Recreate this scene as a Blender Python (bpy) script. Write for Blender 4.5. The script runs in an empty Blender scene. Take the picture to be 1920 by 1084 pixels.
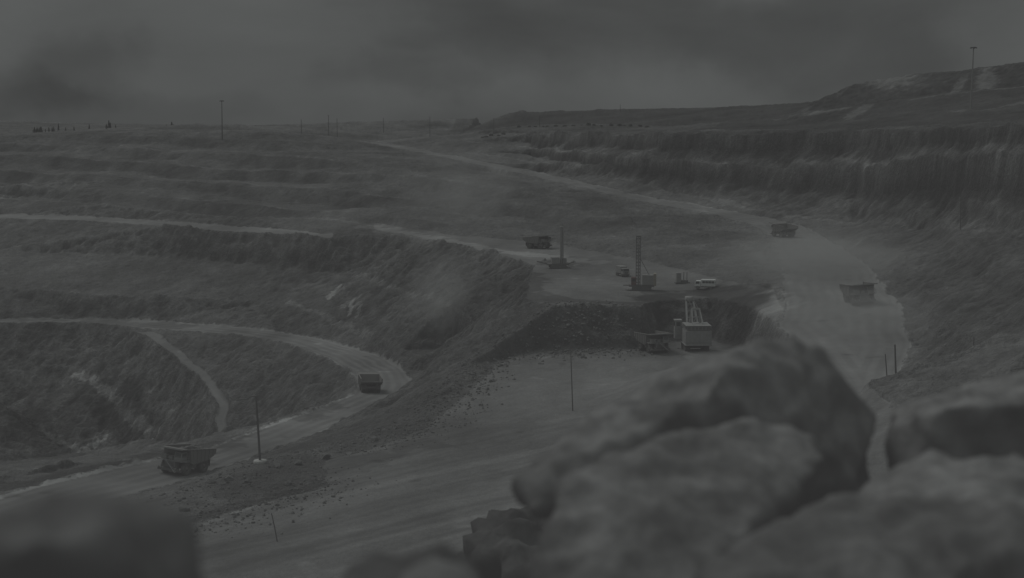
import bpy, bmesh, math, random
import numpy as np
from mathutils import Vector, Matrix
from mathutils.geometry import delaunay_2d_cdt
random.seed(7); rng = np.random.default_rng(11)
PI = math.pi
scene = bpy.context.scene
col = scene.collection

# ------------------------------------------------------------------ camera
FPX = 2666.67; HOR = 238.0
PITCH = math.atan((542 - HOR) / FPX)
cam_d = bpy.data.cameras.new('camera'); cam = bpy.data.objects.new('camera', cam_d); col.objects.link(cam)
cam_d.lens = 50; cam_d.sensor_width = 36; cam_d.clip_start = 0.05; cam_d.clip_end = 30000
cam.rotation_euler = (PI/2 - PITCH, 0, 0)
cam_d.dof.use_dof = True; cam_d.dof.focus_distance = 450; cam_d.dof.aperture_fstop = 3.4
scene.camera = cam
CP, SP = math.cos(PITCH), math.sin(PITCH)
def ray(px, py):
    a = (px - 960) / FPX; b = (542 - py) / FPX
    return a, CP + b*SP, b*CP - SP
def P(px, py, v):
    """survey point: v < 0 is its height (m), v > 0 its distance (m)"""
    x, y, z = ray(px, py)
    t = v/z if v < 0 else v/y
    return (x*t, y*t, z*t)

# ------------------------------------------------------------------ noise
def perlin(x, y, z, seed=0):
    xi = np.floor(x).astype(np.int64); yi = np.floor(y).astype(np.int64); zi = np.floor(z).astype(np.int64)
    xf = x - xi; yf = y - yi; zf = z - zi
    def g(ix, iy, iz, fx, fy, fz):
        h = (ix*374761393 + iy*668265263 + iz*2147483647 + seed*974634777) & 0xffffffff
        h = ((h ^ (h >> 13)) * 1274126177) & 0xffffffff
        h = h ^ (h >> 16)
        a = (h & 0xffff) * (2*PI/65536.0); c = ((h >> 16) & 0xff) / 127.5 - 1
        s = np.sqrt(1 - c*c)
        return s*np.cos(a)*fx + s*np.sin(a)*fy + c*fz
    u = xf*xf*xf*(xf*(xf*6-15)+10); v = yf*yf*yf*(yf*(yf*6-15)+10); w = zf*zf*zf*(zf*(zf*6-15)+10)
    r = 0
    for dz, wz in ((0, 1-w), (1, w)):
        for dy, wy in ((0, 1-v), (1, v)):
            for dx, wx in ((0, 1-u), (1, u)):
                r = r + g(xi+dx, yi+dy, zi+dz, xf-dx, yf-dy, zf-dz)*wx*wy*wz
    return r*1.4
def perlin2(x, y, seed=0):
    xi = np.floor(x).astype(np.int64); yi = np.floor(y).astype(np.int64)
    xf = x - xi; yf = y - yi
    def g(ix, iy, fx, fy):
        h = (ix*374761393 + iy*668265263 + seed*974634777) & 0xffffffff
        h = ((h ^ (h >> 13)) * 1274126177) & 0xffffffff
        h = (h ^ (h >> 16)) & 0xffff
        a = h * (2*PI/65536.0)
        return np.cos(a)*fx + np.sin(a)*fy
    u = xf*xf*(3-2*xf); v = yf*yf*(3-2*yf)
    return 1.4*((g(xi, yi, xf, yf)*(1-u) + g(xi+1, yi, xf-1, yf)*u)*(1-v) + (g(xi, yi+1, xf, yf-1)*(1-u) + g(xi+1, yi+1, xf-1, yf-1)*u)*v)
def sstep(a, b, x):
    t = np.clip((x-a)/(b-a), 0, 1); return t*t*(3-2*t)

# ------------------------------------------------------------------ helpers
def tag(o, label=None, cat=None, group=None, kind=None):
    if label: o['label'] = label
    if cat: o['category'] = cat
    if group: o['group'] = group
    if kind: o['kind'] = kind
    return o
def empty(name, loc, rz=0, label=None, cat=None, group=None):
    o = bpy.data.objects.new(name, None); col.objects.link(o)
    o.location = loc; o.rotation_euler = (0, 0, rz); o.empty_display_size = .5
    return tag(o, label, cat, group)
class MB:
    def __init__(s): s.v = []; s.f = []; s.sm = []
    def add(s, vs, fs, smooth=False):
        n = len(s.v); s.v += [tuple(v) for v in vs]; s.f += [tuple(i+n for i in f) for f in fs]; s.sm += [smooth]*len(fs)
    def box(s, c, d, rot=None, taper=1.0):
        hx, hy, hz = d[0]/2, d[1]/2, d[2]/2
        vs = []
        for z, k in ((-hz, 1), (hz, taper)):
            for x, y in ((-hx, -hy), (hx, -hy), (hx, hy), (-hx, hy)):
                p = Vector((x*k, y*k, z))
                if rot is not None: p = rot @ p
                vs.append(p + Vector(c))
        s.add(vs, [(3,2,1,0), (4,5,6,7), (0,1,5,4), (1,2,6,5), (2,3,7,6), (3,0,4,7)])
        return s
    def bar(s, a, b, w, h=None):
        a = Vector(a); b = Vector(b); d = b - a; h = h or w
        q = d.to_track_quat('Z', 'Y').to_matrix()
        return s.box((a+b)/2, (w, h, d.length), q)
    def tube(s, pts, rad, n=10, cap=True):
        pts = [Vector(p) for p in pts]
        rad = rad if isinstance(rad, (list, tuple)) else [rad]*len(pts)
        vs = []; fs = []
        for i, p in enumerate(pts):
            t = (pts[min(i+1, len(pts)-1)] - pts[max(i-1, 0)])
            q = t.to_track_quat('Z', 'Y').to_matrix()
            for k in range(n):
                a = 2*PI*k/n; vs.append(p + q @ Vector((math.cos(a)*rad[i], math.sin(a)*rad[i], 0)))
        for i in range(len(pts)-1):
            for k in range(n):
                fs.append((i*n+k, i*n+(k+1)%n, (i+1)*n+(k+1)%n, (i+1)*n+k))
        s.add(vs, fs, True)
        if cap:
            s.add(vs[:n], [tuple(range(n-1, -1, -1))]); s.add(vs[-n:], [tuple(range(n))])
        return s
    def lathe(s, prof, c, axis='Y', n=24):
        """prof: (radius, offset along axis)"""
        vs = []; fs = []
        for r, o in prof:
            for k in range(n):
                a = 2*PI*k/n; p = (r*math.cos(a), o, r*math.sin(a)) if axis == 'Y' else (r*math.cos(a), r*math.sin(a), o)
                vs.append(Vector(c) + Vector(p))
        for i in range(len(prof)-1):
            for k in range(n): fs.append((i*n+k, i*n+(k+1)%n, (i+1)*n+(k+1)%n, (i+1)*n+k))
        s.add(vs, fs, True); return s
    def prism(s, prof, y0, y1):
        """side profile (x,z) extruded in y"""
        n = len(prof)
        vs = [(x, y0, z) for x, z in prof] + [(x, y1, z) for x, z in prof]
        s.add(vs, [tuple(range(n)), tuple(range(2*n-1, n-1, -1))] + [(i, n+i, n+(i+1)%n, (i+1)%n) for i in range(n)])
        return s
    def build(s, name, mat, parent=None, bevel=0):
        me = bpy.data.meshes.new(name); me.from_pydata(s.v, [], s.f); me.update()
        bm = bmesh.new(); bm.from_mesh(me); bmesh.ops.recalc_face_normals(bm, faces=bm.faces); bm.to_mesh(me); bm.free()
        me.polygons.foreach_set('use_smooth', s.sm)
        o = bpy.data.objects.new(name, me); col.objects.link(o); me.materials.append(mat)
        if parent: o.parent = parent
        if bevel:
            m = o.modifiers.new('bevel', 'BEVEL'); m.width = bevel; m.segments = 2; m.limit_method = 'ANGLE'
        return o
def kids(o): return [c for c in bpy.data.objects if c.parent == o]
def copy_tree(o, parent=None):
    c = o.copy(); col.objects.link(c); c.parent = parent
    for ch in kids(o): copy_tree(ch, c)
    return c

# ------------------------------------------------------------------ materials
def nodes_of(name):
    m = bpy.data.materials.new(name); m.use_nodes = True
    nt = m.node_tree; b = nt.nodes['Principled BSDF']
    return m, nt, b
def paint(name, c, rough=.6, metal=0, dirt=.35, scale=1.2, dirtc=(.16, .165, .16)):
    """weathered paint: base colour under dust that gathers in cloudy patches and towards the wheels"""
    m, nt, b = nodes_of(name); N = nt.nodes.new; L = nt.links.new
    tc = N('ShaderNodeTexCoord'); n = N('ShaderNodeTexNoise'); n.inputs['Scale'].default_value = scale; n.inputs['Detail'].default_value = 8
    L(tc.outputs['Object'], n.inputs['Vector'])
    mr = N('ShaderNodeMapRange'); mr.inputs[1].default_value = .35; mr.inputs[2].default_value = .7; mr.inputs[4].default_value = dirt*1.6
    L(n.outputs['Fac'], mr.inputs[0])
    mx = N('ShaderNodeMix'); mx.data_type = 'RGBA'; mx.inputs[6].default_value = (*c, 1); mx.inputs[7].default_value = (*dirtc, 1)
    L(mr.outputs[0], mx.inputs[0]); L(mx.outputs[2], b.inputs['Base Color'])
    b.inputs['Roughness'].default_value = rough; b.inputs['Metallic'].default_value = metal
    b.inputs['Specular IOR Level'].default_value = .25
    bp = N('ShaderNodeBump'); bp.inputs['Strength'].default_value = .15; bp.inputs['Distance'].default_value = .05
    L(n.outputs['Fac'], bp.inputs['Height']); L(bp.outputs[0], b.inputs['Normal'])
    return m
M = {
 'pale': paint('pale_dusty_paint', (.28, .288, .284)), 'mid': paint('mid_grey_paint', (.24, .245, .24)),
 'body': paint('worn_dump_steel', (.19, .19, .185), .7), 'dark': paint('dark_steel', (.10, .102, .1), .7, dirt=.3),
 'rubber': paint('dusty_rubber', (.085, .085, .083), .9, dirt=.45), 'rim': paint('dusty_rim', (.2, .2, .19)),
 'glass': paint('dusty_glass', (.04, .045, .045), .25, dirt=.2), 'white': paint('white_dusty_paint', (.62, .64, .63), dirt=.15),
 'red': paint('faded_red_paint', (.13, .07, .065)), 'yellow': paint('faded_ochre_paint', (.27, .25, .2)),
 'wood': paint('weathered_pole', (.08, .08, .078), .9), 'concrete': paint('pale_concrete', (.42, .43, .42), .9),
 'lamp': paint('lamp_glass', (.5, .5, .48), .3, dirt=.1), 'needle': paint('dark_needles', (.085, .09, .085), .9, dirt=.1),  # needle colour lightened to stand in for distance haze
 'leaf': paint('scrub_leaves', (.10, .105, .10), .9, dirt=.1),
}
def ground_mat(name, albedo, contrast=.5, streak=.5, bump=.6, fine=1.0, tint=(.975, 1.0, .99)):
    m, nt, b = nodes_of(name); N = nt.nodes.new; L = nt.links.new
    geo = N('ShaderNodeNewGeometry')
    def noise(scale, detail=8, rough=.6, vs=(1, 1, 1), rot=(0, 0, 0)):
        mp = N('ShaderNodeMapping'); mp.inputs['Scale'].default_value = vs; mp.inputs['Rotation'].default_value = rot
        L(geo.outputs['Position'], mp.inputs['Vector'])
        n = N('ShaderNodeTexNoise'); n.inputs['Scale'].default_value = scale; n.inputs['Detail'].default_value = detail
        n.inputs['Roughness'].default_value = rough; L(mp.outputs[0], n.inputs['Vector']); return n.outputs['Fac']
    def rng_(src, lo, hi, a=.3, c=.7):
        r = N('ShaderNodeMapRange'); r.inputs[1].default_value = a; r.inputs[2].default_value = c
        r.inputs[3].default_value = lo; r.inputs[4].default_value = hi; L(src, r.inputs[0]); return r.outputs[0]
    def mul(a, c):
        r = N('ShaderNodeMath'); r.operation = 'MULTIPLY'; L(a, r.inputs[0]); L(c, r.inputs[1]); return r.outputs[0]
    big = rng_(noise(.018, 6, .62), 1-contrast*.5, 1+contrast*.5)
    midn = rng_(noise(.16, 8, .7), 1-contrast*.55, 1+contrast*.55)
    fin = noise(1.1*fine, 6, .75)
    finr = rng_(fin, 1-contrast*.6, 1+contrast*.6)
    stn = noise(.35, 5, .6, (1, 1, .12), (0, .35, 0))
    st = rng_(stn, 1-streak*.6, 1+streak*.6)
    at = N('ShaderNodeAttribute'); at.attribute_name = 'tone'
    f = mul(mul(mul(mul(big, midn), finr), st), at.outputs['Fac'])
    cmb = N('ShaderNodeVectorMath'); cmb.operation = 'SCALE'; cmb.inputs[0].default_value = tuple(albedo*t for t in tint)
    L(f, cmb.inputs['Scale']); L(cmb.outputs[0], b.inputs['Base Color'])
    b.inputs['Roughness'].default_value = .95; b.inputs['Specular IOR Level'].default_value = .15
    vo = N('ShaderNodeTexVoronoi'); vo.inputs['Scale'].default_value = .55*fine; vo.feature = 'F1'; vo.inputs['Detail'].default_value = 3; vo.inputs['Roughness'].default_value = .7
    vmp = N('ShaderNodeMapping'); vmp.inputs['Scale'].default_value = (1, 1, .55); L(geo.outputs['Position'], vmp.inputs['Vector']); L(vmp.outputs[0], vo.inputs['Vector'])
    ad0 = N('ShaderNodeMath'); ad0.operation = 'ADD'; L(fin, ad0.inputs[0]); L(noise(.3, 6, .7), ad0.inputs[1])
    vs_ = N('ShaderNodeMath'); vs_.operation = 'MULTIPLY'; vs_.inputs[1].default_value = -1.1*(1 if bump > .3 else .15); L(vo.outputs['Distance'], vs_.inputs[0])
    ad = N('ShaderNodeMath'); ad.operation = 'ADD'; L(ad0.outputs[0], ad.inputs[0]); L(vs_.outputs[0], ad.inputs[1])
    bp = N('ShaderNodeBump'); bp.inputs['Strength'].default_value = bump; bp.inputs['Distance'].default_value = .9
    L(ad.outputs[0], bp.inputs['Height']); L(bp.outputs[0], b.inputs['Normal'])
    return m
MG = ground_mat('pit_rock', .143, .42, .12, .8)
MR = ground_mat('haul_road_dust', .178, .12, .04, .12, .5)
MF = ground_mat('crushed_floor', .150, .24, .08, .35)
MH = ground_mat('spoil', .080, .22, .12, .4)
MB_ = ground_mat('rubble_rock', .15, .4, .1, .4, 1.5)

# ------------------------------------------------------------------ survey of the pit (break lines)
UL = [(690,268,-14),(780,284,-20),(870,303,-26),(990,328,-33.5),(1060,345,-37),(1200,378,-42),(1300,395,-44),(1400,418,-45.5),(1450,450,-46.5),(1465,500,-47.3),(1472,538,-48.5)]
UR = [(700,264,-13.4),(790,281,-19.6),(880,299,-25.6),(1000,321,-33),(1100,345,-37),(1220,371,-41.5),(1320,388,-43.5),(1440,408,-45),(1520,430,-46),(1580,465,-46.5),(1640,515,-47),(1690,580,-48),(1712,650,-50),(1690,700,-52)]
W1 = [(900,283,-19.5),(1000,296,-24),(1150,330,-32),(1300,365,-38.8),(1400,390,-42.5),(1480,404,-43),(1600,412,-41.5),(1750,420,-36),(1900,432,-30),(2000,440,-27),(2120,445,-24)]
W2 = [(880,266,-13),(1000,275,-16.5),(1150,290,-18.5),(1300,304,-20.8),(1450,306,-19.8),(1600,300,-16.2),(1750,285,-10.2),(1900,275,-6.4),(2050,270,-4.4),(2150,268,-3.8)]
W3 = [(860,252,1380),(1000,248,1240),(1150,248,1030),(1300,249,865),(1450,247,805),(1600,245,730),(1750,242,610),(1900,239,480),(2050,236,400),(2150,236,380)]
T  = [(-150,257,-8.5),(0,256,-8.5),(120,253,-6.8),(250,250,-5.4),(400,244,-2.8),(460,243,-2.4),(520,250,-5.5),(600,255,-7.8),(680,262,-12)]
M3 = [(-150,294,-24),(0,292,-23),(250,290,-21.5),(480,285,-19),(640,300,-23.5),(760,320,-29),(900,345,-35),(1000,360,-37.5),(1100,378,-41),(1200,394,-43.2)]
M2 = [(-150,328,-36),(0,330,-36),(200,335,-36),(450,345,-38),(640,360,-41),(740,383,-44.5),(900,393,-45),(1070,398,-45),(1200,414,-46),(1300,432,-47),(1400,460,-47.5),(1440,492,-47.8)]
M1 = [(-150,360,-48),(0,369,-49),(200,381,-49),(440,398,-50),(640,413,-51.6),(700,419,-52.4)]
BT = [(700,419,-52.4),(860,442,-52.4),(960,450,-52.4),(1060,462,-52.4),(1200,487,-52),(1300,512,-51.5),(1400,534,-50.3),(1455,545,-49.2)]
LRu = [(-150,392,-56.5),(0,401,-56.6),(150,406,-56.6),(300,415,-56.6),(540,432,-56.4),(620,440,-56)]
BLC = [(-150,399,-57),(0,409,-57),(150,414,-57),(300,424,-57),(420,434,-57),(540,440,-57),(620,448,-56.8),(665,440,-55),(700,430,-53.8),(780,444,-53.6),(860,460,-53.5),(940,478,-53.3),(1000,497,-53),(992,520,-53),(985,562,-53.5),(1040,574,-53.2),(1120,571,-53),(1200,575,-53.4),(1240,564,-54.4),(1340,558,-54),(1420,580,-53.5),(1450,602,-52.5),(1480,640,-51.8),(1520,690,-52)]
K1 = [(-150,465,-72),(0,470,-72),(300,480,-72),(500,495,-72),(650,512,-72),(760,546,-71),(840,573,-70),(900,600,-70)]
K2 = [(-150,535,-85),(0,540,-85),(250,558,-86),(480,564,-84.5),(610,590,-84),(670,612,-84),(750,655,-83.5),(800,668,-84)]
O_ = [(-160,600,-98),(0,600,-97),(150,598,-96.5),(300,603,-95),(420,612,-93.5),(520,622,-92),(620,642,-91),(700,665,-89.5),(750,690,-88.5),(775,718,-88),(765,740,-87),(700,768,-84),(640,797,-81.5),(560,830,-78.5),(450,866,-75),(380,895,-72.5),(250,930,-70),(100,978,-68),(0,1012,-66.5),(-120,1060,-65)]
I_ = [(-160,606,-98),(0,605,-97.3),(150,604,-97),(250,614,-95.8),(330,620,-95),(440,627,-94),(540,645,-92),(600,667,-90.5),(650,695,-89),(672,722,-88),(660,740,-86.5),(600,765,-83.5),(520,793,-80),(380,843,-75),(250,870,-72),(100,905,-69.5),(0,933,-68),(-120,966,-66.5)]
RMP_L = [(250,621,-96.3),(330,668,-102),(385,718,-108),(408,765,-112.5),(412,825,-120)]
RMP_R = [(288,623,-96),(340,661,-101),(398,712,-107),(427,758,-112),(431,825,-119.5)]
G1 = [(-150,676,-114),(0,682,-114),(100,688,-115),(140,702,-117.5)]
G2 = [(140,702,-117.5),(200,738,-122.5),(250,783,-127.5),(285,818,-132.5)]
G3 = [(-150,750,-130),(0,762,-130.5),(80,805,-136),(140,850,-142),(190,847,-142)]
SH = [(-120,920,-72),(0,900,-74),(150,870,-77),(300,838,-79),(430,815,-81.3),(560,780,-84.2),(620,757,-86.2),(645,735,-88.2)]
PITF = ['W',(-190,330,-125),(-150,400,-130),(-125,430,-130),(-100,445,-124),(-85,465,-118),(-70,490,-108)]
CB = [(1040,655,-65),(965,668,-65),(905,706,-65.6),(850,766,-66.6),(795,806,-67.2),(700,842,-67.7),(612,866,-67)]
RG = [(1003,604,-57),(942,640,-60.5),(882,682,-63.4),(826,745,-66),(775,786,-67),(690,818,-67.6),(600,840,-67),(488,868,-65.6),(400,900,-66),(300,946,-65.5),(150,1012,-64.5),(-60,1080,-64)]
HOL = [(800,690,-88),(850,650,-84),(905,640,-78),(800,720,-88)]
TOE = [(1040,655,-65),(1120,655,-65),(1205,652,-65),(1250,641,-65.2),(1340,639,-65.2),(1395,652,-65),(1425,700,-64.5)]
EDG = [(610,912,-65.5),(560,927,-65.7),(430,965,-65.7),(340,992,-65.3),(200,1040,-64.5)]
FL = [(1072,765,-65),(1000,880,-65),(850,870,-65),(960,720,-65),(1200,700,-65),(700,960,-64.8),(560,1000,-64.6),(380,1060,-64),(700,1050,-64),(1000,1000,-63.5),(1300,800,-63),(1250,900,-62.5),(1500,800,-58),(1620,720,-53),(1680,757,-53),(1825,720,-48),(1550,640,-50.6),(1500,560,-49.2),(1600,620,-50)]
RT = [(1750,560,-44),(1800,520,-40),(1900,500,-33)]
RT2 = [(1760,640,-48),(1850,600,-41),(1960,560,-34),(2100,540,-28)]
BI = [(1010,468,-53),(1100,490,-53),(1165,520,-53),(1203,545,-53.2),(1320,544,-53.3),(1420,556,-51)]
# spoil heaps beyond the pit rim
D0 = [(1290,245,930),(1420,244,880),(1560,242,800),(1700,238,720),(1850,230,640),(2000,215,600),(2150,205,560)]
D2 = [(1480,232,960),(1600,226,900),(1780,209,800),(1920,191,760),(2080,180,730),(2200,175,700)]
D1a = [(1480,215,1040),(1560,206,960),(1740,181,930),(1920,162,880),(2080,150,850),(2250,140,820)]
D1b = [(1480,214,1060),(1560,205,990),(1740,180,960),(1920,161,915),(2080,149,880),(2250,139,850)]
DT = [(1540,190,1060),(1575,168,1050),(1600,156,1040),(1700,142,1020),(1800,132,1000),(1920,118,970),(2080,100,940),(2250,85,900)]
DT2 = [(1560,190,1300),(1640,170,1300),(1750,160,1300),(1920,140,1250),(2200,120,1150)]
E0 = [(870,242,1650),(960,241,1560),(1100,241,1450),(1300,241,1300),(1450,238,1180)]
E1 = [(885,233,1760),(900,221,1800),(955,215,1800),(972,207,1790),(1100,206,1760),(1300,203,1680),(1450,196,1560),(1530,191,1450)]
E2 = [(880,238,2100),(980,215,2100),(1300,208,2050),(1540,200,1900)]
SK0 = [(945,243,1300),(1100,241,1240),(1250,243,1170)]
SK1 = [(965,236,1330),(1100,232,1290),(1220,237,1230)]
MO = [(230,243,1400),(300,236,1450),(380,231,1450),(455,233,1450),(480,242,1420)]
Z0 = ['W',(-2400,2200,-9),(-1200,1800,-8),(-600,1700,-7),(-250,1600,-8),(-60,1550,-9),(0,2300,2)]
ZH = ['W',(-6000,6000,0),(-1500,2700,-9),(-500,2900,-5),(0,3000,-5),(2000,3000,0),(7000,6000,5)]
Z9 = ['W',(-9000,9000,5),(-4000,9000,5),(0,9000,5),(4000,9000,5),(9000,9000,5)]
FHILL = [(-100,222,2500),(0,226,2500),(60,230,2500)]
FHILL2 = [(650,237,2500),(700,233,2500),(800,232,2500),(880,234,2450)]
NEAR = ['W',(-160,60,-62),(0,60,-62),(160,60,-60)]
NEAR2 = ['W',(-160,150,-63),(0,150,-63),(160,160,-52)]
lines = [UL,UR,W1,W2,W3,T,M3,M2,M1,BT,LRu,BLC,K1,K2,O_,I_,RMP_L,RMP_R,G1,G2,G3,SH,PITF,CB,RG,TOE,EDG,RT,RT2,D0,D2,D1a,D1b,DT,DT2,E0,E1,E2,SK0,SK1,MO,Z0,ZH,Z9,FHILL,FHILL2,NEAR,NEAR2]
loose = [HOL, FL, BI, ['W',(-100,500,-128),(-135,480,-132),(-115,540,-126),(-260,640,-112),(-400,700,-110),(-260,500,-130),(-300,330,-100),(170,250,-30),(190,330,-15),(230,400,-2),(400,900,0)]]
def between(hi, lo, fpy, fd):
    """break line between a crest (hi) and a toe (lo), both lists of survey points with the same px"""
    out = []
    for px, py, v in lo:
        hs = sorted(hi, key=lambda h: h[0]); 
        for a, b in zip(hs, hs[1:]):
            if a[0] <= px <= b[0]:
                t = (px-a[0])/(b[0]-a[0]); da = P(*a)[1]; db = P(*b)[1]; hpy = a[1]*(1-t)+b[1]*t; hd = da*(1-t)+db*t
                d0 = P(px, py, v)[1]; out.append((px, py+(hpy-py)*fpy, d0+(hd-d0)*fd)); break
    return out
W32 = between(W3, W2[1:], .42, .72); W21 = between(W2, W1[1:-1], .45, .74)
W32b = between(W3, W2[1:], .92, .84); W21b = between(W2, W1[1:-1], .9, .84)
lines += [W32, W21, W32b, W21b]
def W(line): return [tuple(p) for p in line[1:]] if line[0] == 'W' else [P(*p) for p in line]

# ------------------------------------------------------------------ triangulate the survey
pts = []; cons = []
def key(p):
    for i, q in enumerate(pts):
        if abs(q[0]-p[0]) < .3 and abs(q[1]-p[1]) < .3: return i
    pts.append(p); return len(pts)-1
for l in lines:
    ids = [key(p) for p in W(l)]
    cons += [(a, b) for a, b in zip(ids, ids[1:]) if a != b]
for l in loose:
    for p in W(l): key(p)
out = delaunay_2d_cdt([Vector(p[:2]) for p in pts], cons, [], 0, 1e-4)
ov, oe, of, orig = out[0], out[1], out[2], out[3]
tz = []
for i, v in enumerate(ov):
    if orig[i]: tz.append(sum(pts[k][2] for k in orig[i])/len(orig[i]))
    else:
        best = None
        for a, b in cons:
            A = Vector(pts[a][:2]); B = Vector(pts[b][:2]); d = B-A
            t = max(0, min(1, (v-A).dot(d)/d.dot(d))); e = (A+d*t-v).length
            if e < .05:
                z = pts[a][2]*(1-t)+pts[b][2]*t
                best = z if best is None else (best+z)/2
        print('crossing near', round(v.x), round(v.y), best)
        tz.append(best if best is not None else -50)
TV = np.array([(v.x, v.y, z) for v, z in zip(ov, tz)])

# ------------------------------------------------------------------ height field
ys = np.concatenate([np.linspace(60, 200, 60, endpoint=False), np.arange(200, 480, .45), np.arange(480, 720, .62),
                     np.arange(720, 1340, 1.25), np.geomspace(1340, 8800, 150)])
us = np.concatenate([np.linspace(-.62, -.40, 60, endpoint=False), np.linspace(-.40, .40, 1060), np.linspace(.40, .62, 60)[1:]])
YY, UU = np.meshgrid(ys, us, indexing='ij')
XX = UU*(YY*.985 + 8)
def warp(X, Y):
    far = np.clip(Y/900, .45, 3)
    wx = 2.6*perlin2(X/38, Y/38, 1) + 1.6*perlin2(X/13, Y/13, 2) + .3*perlin2(X/5, Y/5, 3)
    wy = 2.6*perlin2(X/38, Y/38, 5) + 1.6*perlin2(X/13, Y/13, 6) + .3*perlin2(X/5, Y/5, 7)
    return X + wx*far, Y + wy*far
XW, YW = warp(XX, YY)
def raster(XW, YW, XX, YY, ys, us):
    Z = np.full(XX.shape, np.nan); S = np.zeros(XX.shape)
    for f in of:
        p = TV[list(f)]
        if len(p) != 3: continue
        (x0, y0, z0), (x1, y1, z1), (x2, y2, z2) = p
        det = (y1-y2)*(x0-x2) + (x2-x1)*(y0-y2)
        if abs(det) < 1e-6: continue
        mg = 6*np.clip(p[:, 1].max()/900, .45, 3)
        i0 = np.searchsorted(ys, p[:, 1].min()-mg); i1 = np.searchsorted(ys, p[:, 1].max()+mg)
        if i1 <= i0: continue
        ylo = max(ys[i0], 1)*.985+8; yhi = ys[min(i1, len(ys)-1)]*.985+8
        xa, xb = p[:, 0].min()-mg, p[:, 0].max()+mg
        ua = min(xa/ylo, xa/yhi); ub = max(xb/ylo, xb/yhi)
        j0 = np.searchsorted(us, ua); j1 = np.searchsorted(us, ub)
        if j1 <= j0: continue
        sl = (slice(i0, i1), slice(j0, j1)); X = XW[sl]; Y = YW[sl]
        a = ((y1-y2)*(X-x2) + (x2-x1)*(Y-y2))/det; b = ((y2-y0)*(X-x2) + (x0-x2)*(Y-y2))/det; c = 1-a-b
        m = (a >= -1e-6) & (b >= -1e-6) & (c >= -1e-6)
        if not m.any(): continue
        nx, ny, nz = np.cross(p[1]-p[0], p[2]-p[0]); slope = math.hypot(nx, ny)/max(abs(nz), 1e-6)
        z = a*z0+b*z1+c*z2
        Z[sl][m] = z[m]; S[sl][m] = slope
    return Z, S
ZZ, SS = raster(XW, YW, XX, YY, ys, us)
bad = np.isnan(ZZ); print('unfilled', bad.sum(), bad.size)
# fill anything outside the survey from the neighbour row / column
for j in range(len(us)//2, -1, -1):
    m = np.isnan(ZZ[:, j]); ZZ[m, j] = ZZ[m, min(j+1, len(us)-1)]
for j in range(len(us)//2, len(us)):
    m = np.isnan(ZZ[:, j]); ZZ[m, j] = ZZ[m, j-1]
ZZ = np.nan_to_num(ZZ, nan=-50)

def blur(A, n=1):
    for _ in range(n):
        B = A.copy(); B[1:-1, 1:-1] = (A[1:-1, 1:-1]*4 + A[:-2, 1:-1] + A[2:, 1:-1] + A[1:-1, :-2] + A[1:-1, 2:])/8; A = B
    return A
SS = blur(SS, 6)

# masks -------------------------------------------------------------
def inpoly(poly, X, Y):
    """signed-ish distance: >0 inside"""
    poly = np.array([p[:2] for p in poly]); n = len(poly)
    x0, y0 = poly.min(0)-30; x1, y1 = poly.max(0)+30
    out = np.full(X.shape, -30.0)
    m = (X > x0) & (X < x1) & (Y > y0) & (Y < y1)
    px = X[m]; py = Y[m]; ins = np.zeros(px.shape, bool); d2 = np.full(px.shape, 1e9)
    for i in range(n):
        ax, ay = poly[i]; bx, by = poly[(i+1) % n]
        dx, dy = bx-ax, by-ay; L2 = dx*dx+dy*dy+1e-9
        t = np.clip(((px-ax)*dx+(py-ay)*dy)/L2, 0, 1)
        d2 = np.minimum(d2, (px-ax-t*dx)**2+(py-ay-t*dy)**2)
        c = ((ay > py) != (by > py))
        with np.errstate(divide='ignore', invalid='ignore'):
            xi = ax + (py-ay)*dx/(by-ay if by != ay else 1e-9)
        ins ^= (c & (px < xi))
    out[m] = np.where(ins, np.sqrt(d2), -np.sqrt(d2))
    return out
haul = inpoly(W(O_)+W(I_)[::-1], XW, YW)
up_poly = W(UL)+[P(1462,600,-50.5),P(1500,650,-51),P(1560,720,-52),P(1660,760,-53)]+W(UR)[::-1]
upper = inpoly(up_poly, XW, YW)
bench = inpoly(W(BT)+[P(1465,580,-51)]+W(BLC)[8:22][::-1], XW, YW)
left_road = inpoly(W(LRu)+W(BLC)[:7][::-1], XW, YW)
ramp = inpoly(W(RMP_L)+W(RMP_R)[::-1], XW, YW)
floor = inpoly(W(CB)+[P(610,912,-65.5)]+W(EDG)+[(-60,150,-63),(60,150,-62),(60,230,-62),P(1425,700,-64.5)]+W(TOE)[::-1], XW, YW)
dump_m = 0
dump = inpoly(W(D0)[::-1]+W(E0)[::-1]+W(E1)[:1]+W(E2)+W(DT2)+[(1200,1300,40),(1200,560,20)], XX, YY)
dump_m = (dump > 0)*1.0
road_w = [sstep(-1.2, 1.2, a) for a in (haul, upper, bench, left_road, ramp, floor)]
anyroad = np.maximum.reduce(road_w)

# terraces cut into the old slopes
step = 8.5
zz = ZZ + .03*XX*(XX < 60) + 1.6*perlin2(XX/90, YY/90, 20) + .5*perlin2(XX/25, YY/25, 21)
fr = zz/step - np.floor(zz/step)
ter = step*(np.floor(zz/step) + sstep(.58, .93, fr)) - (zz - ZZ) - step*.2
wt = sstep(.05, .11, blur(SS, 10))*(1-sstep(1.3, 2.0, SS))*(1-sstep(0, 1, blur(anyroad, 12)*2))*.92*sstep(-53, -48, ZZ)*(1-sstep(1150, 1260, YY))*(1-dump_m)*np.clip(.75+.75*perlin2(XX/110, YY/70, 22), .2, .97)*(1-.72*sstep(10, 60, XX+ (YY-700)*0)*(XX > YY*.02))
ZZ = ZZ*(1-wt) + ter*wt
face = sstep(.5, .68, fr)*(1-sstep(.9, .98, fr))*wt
ledge = sstep(.93, .97, fr)*wt + (1-sstep(.02, .05, fr))*wt
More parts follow.
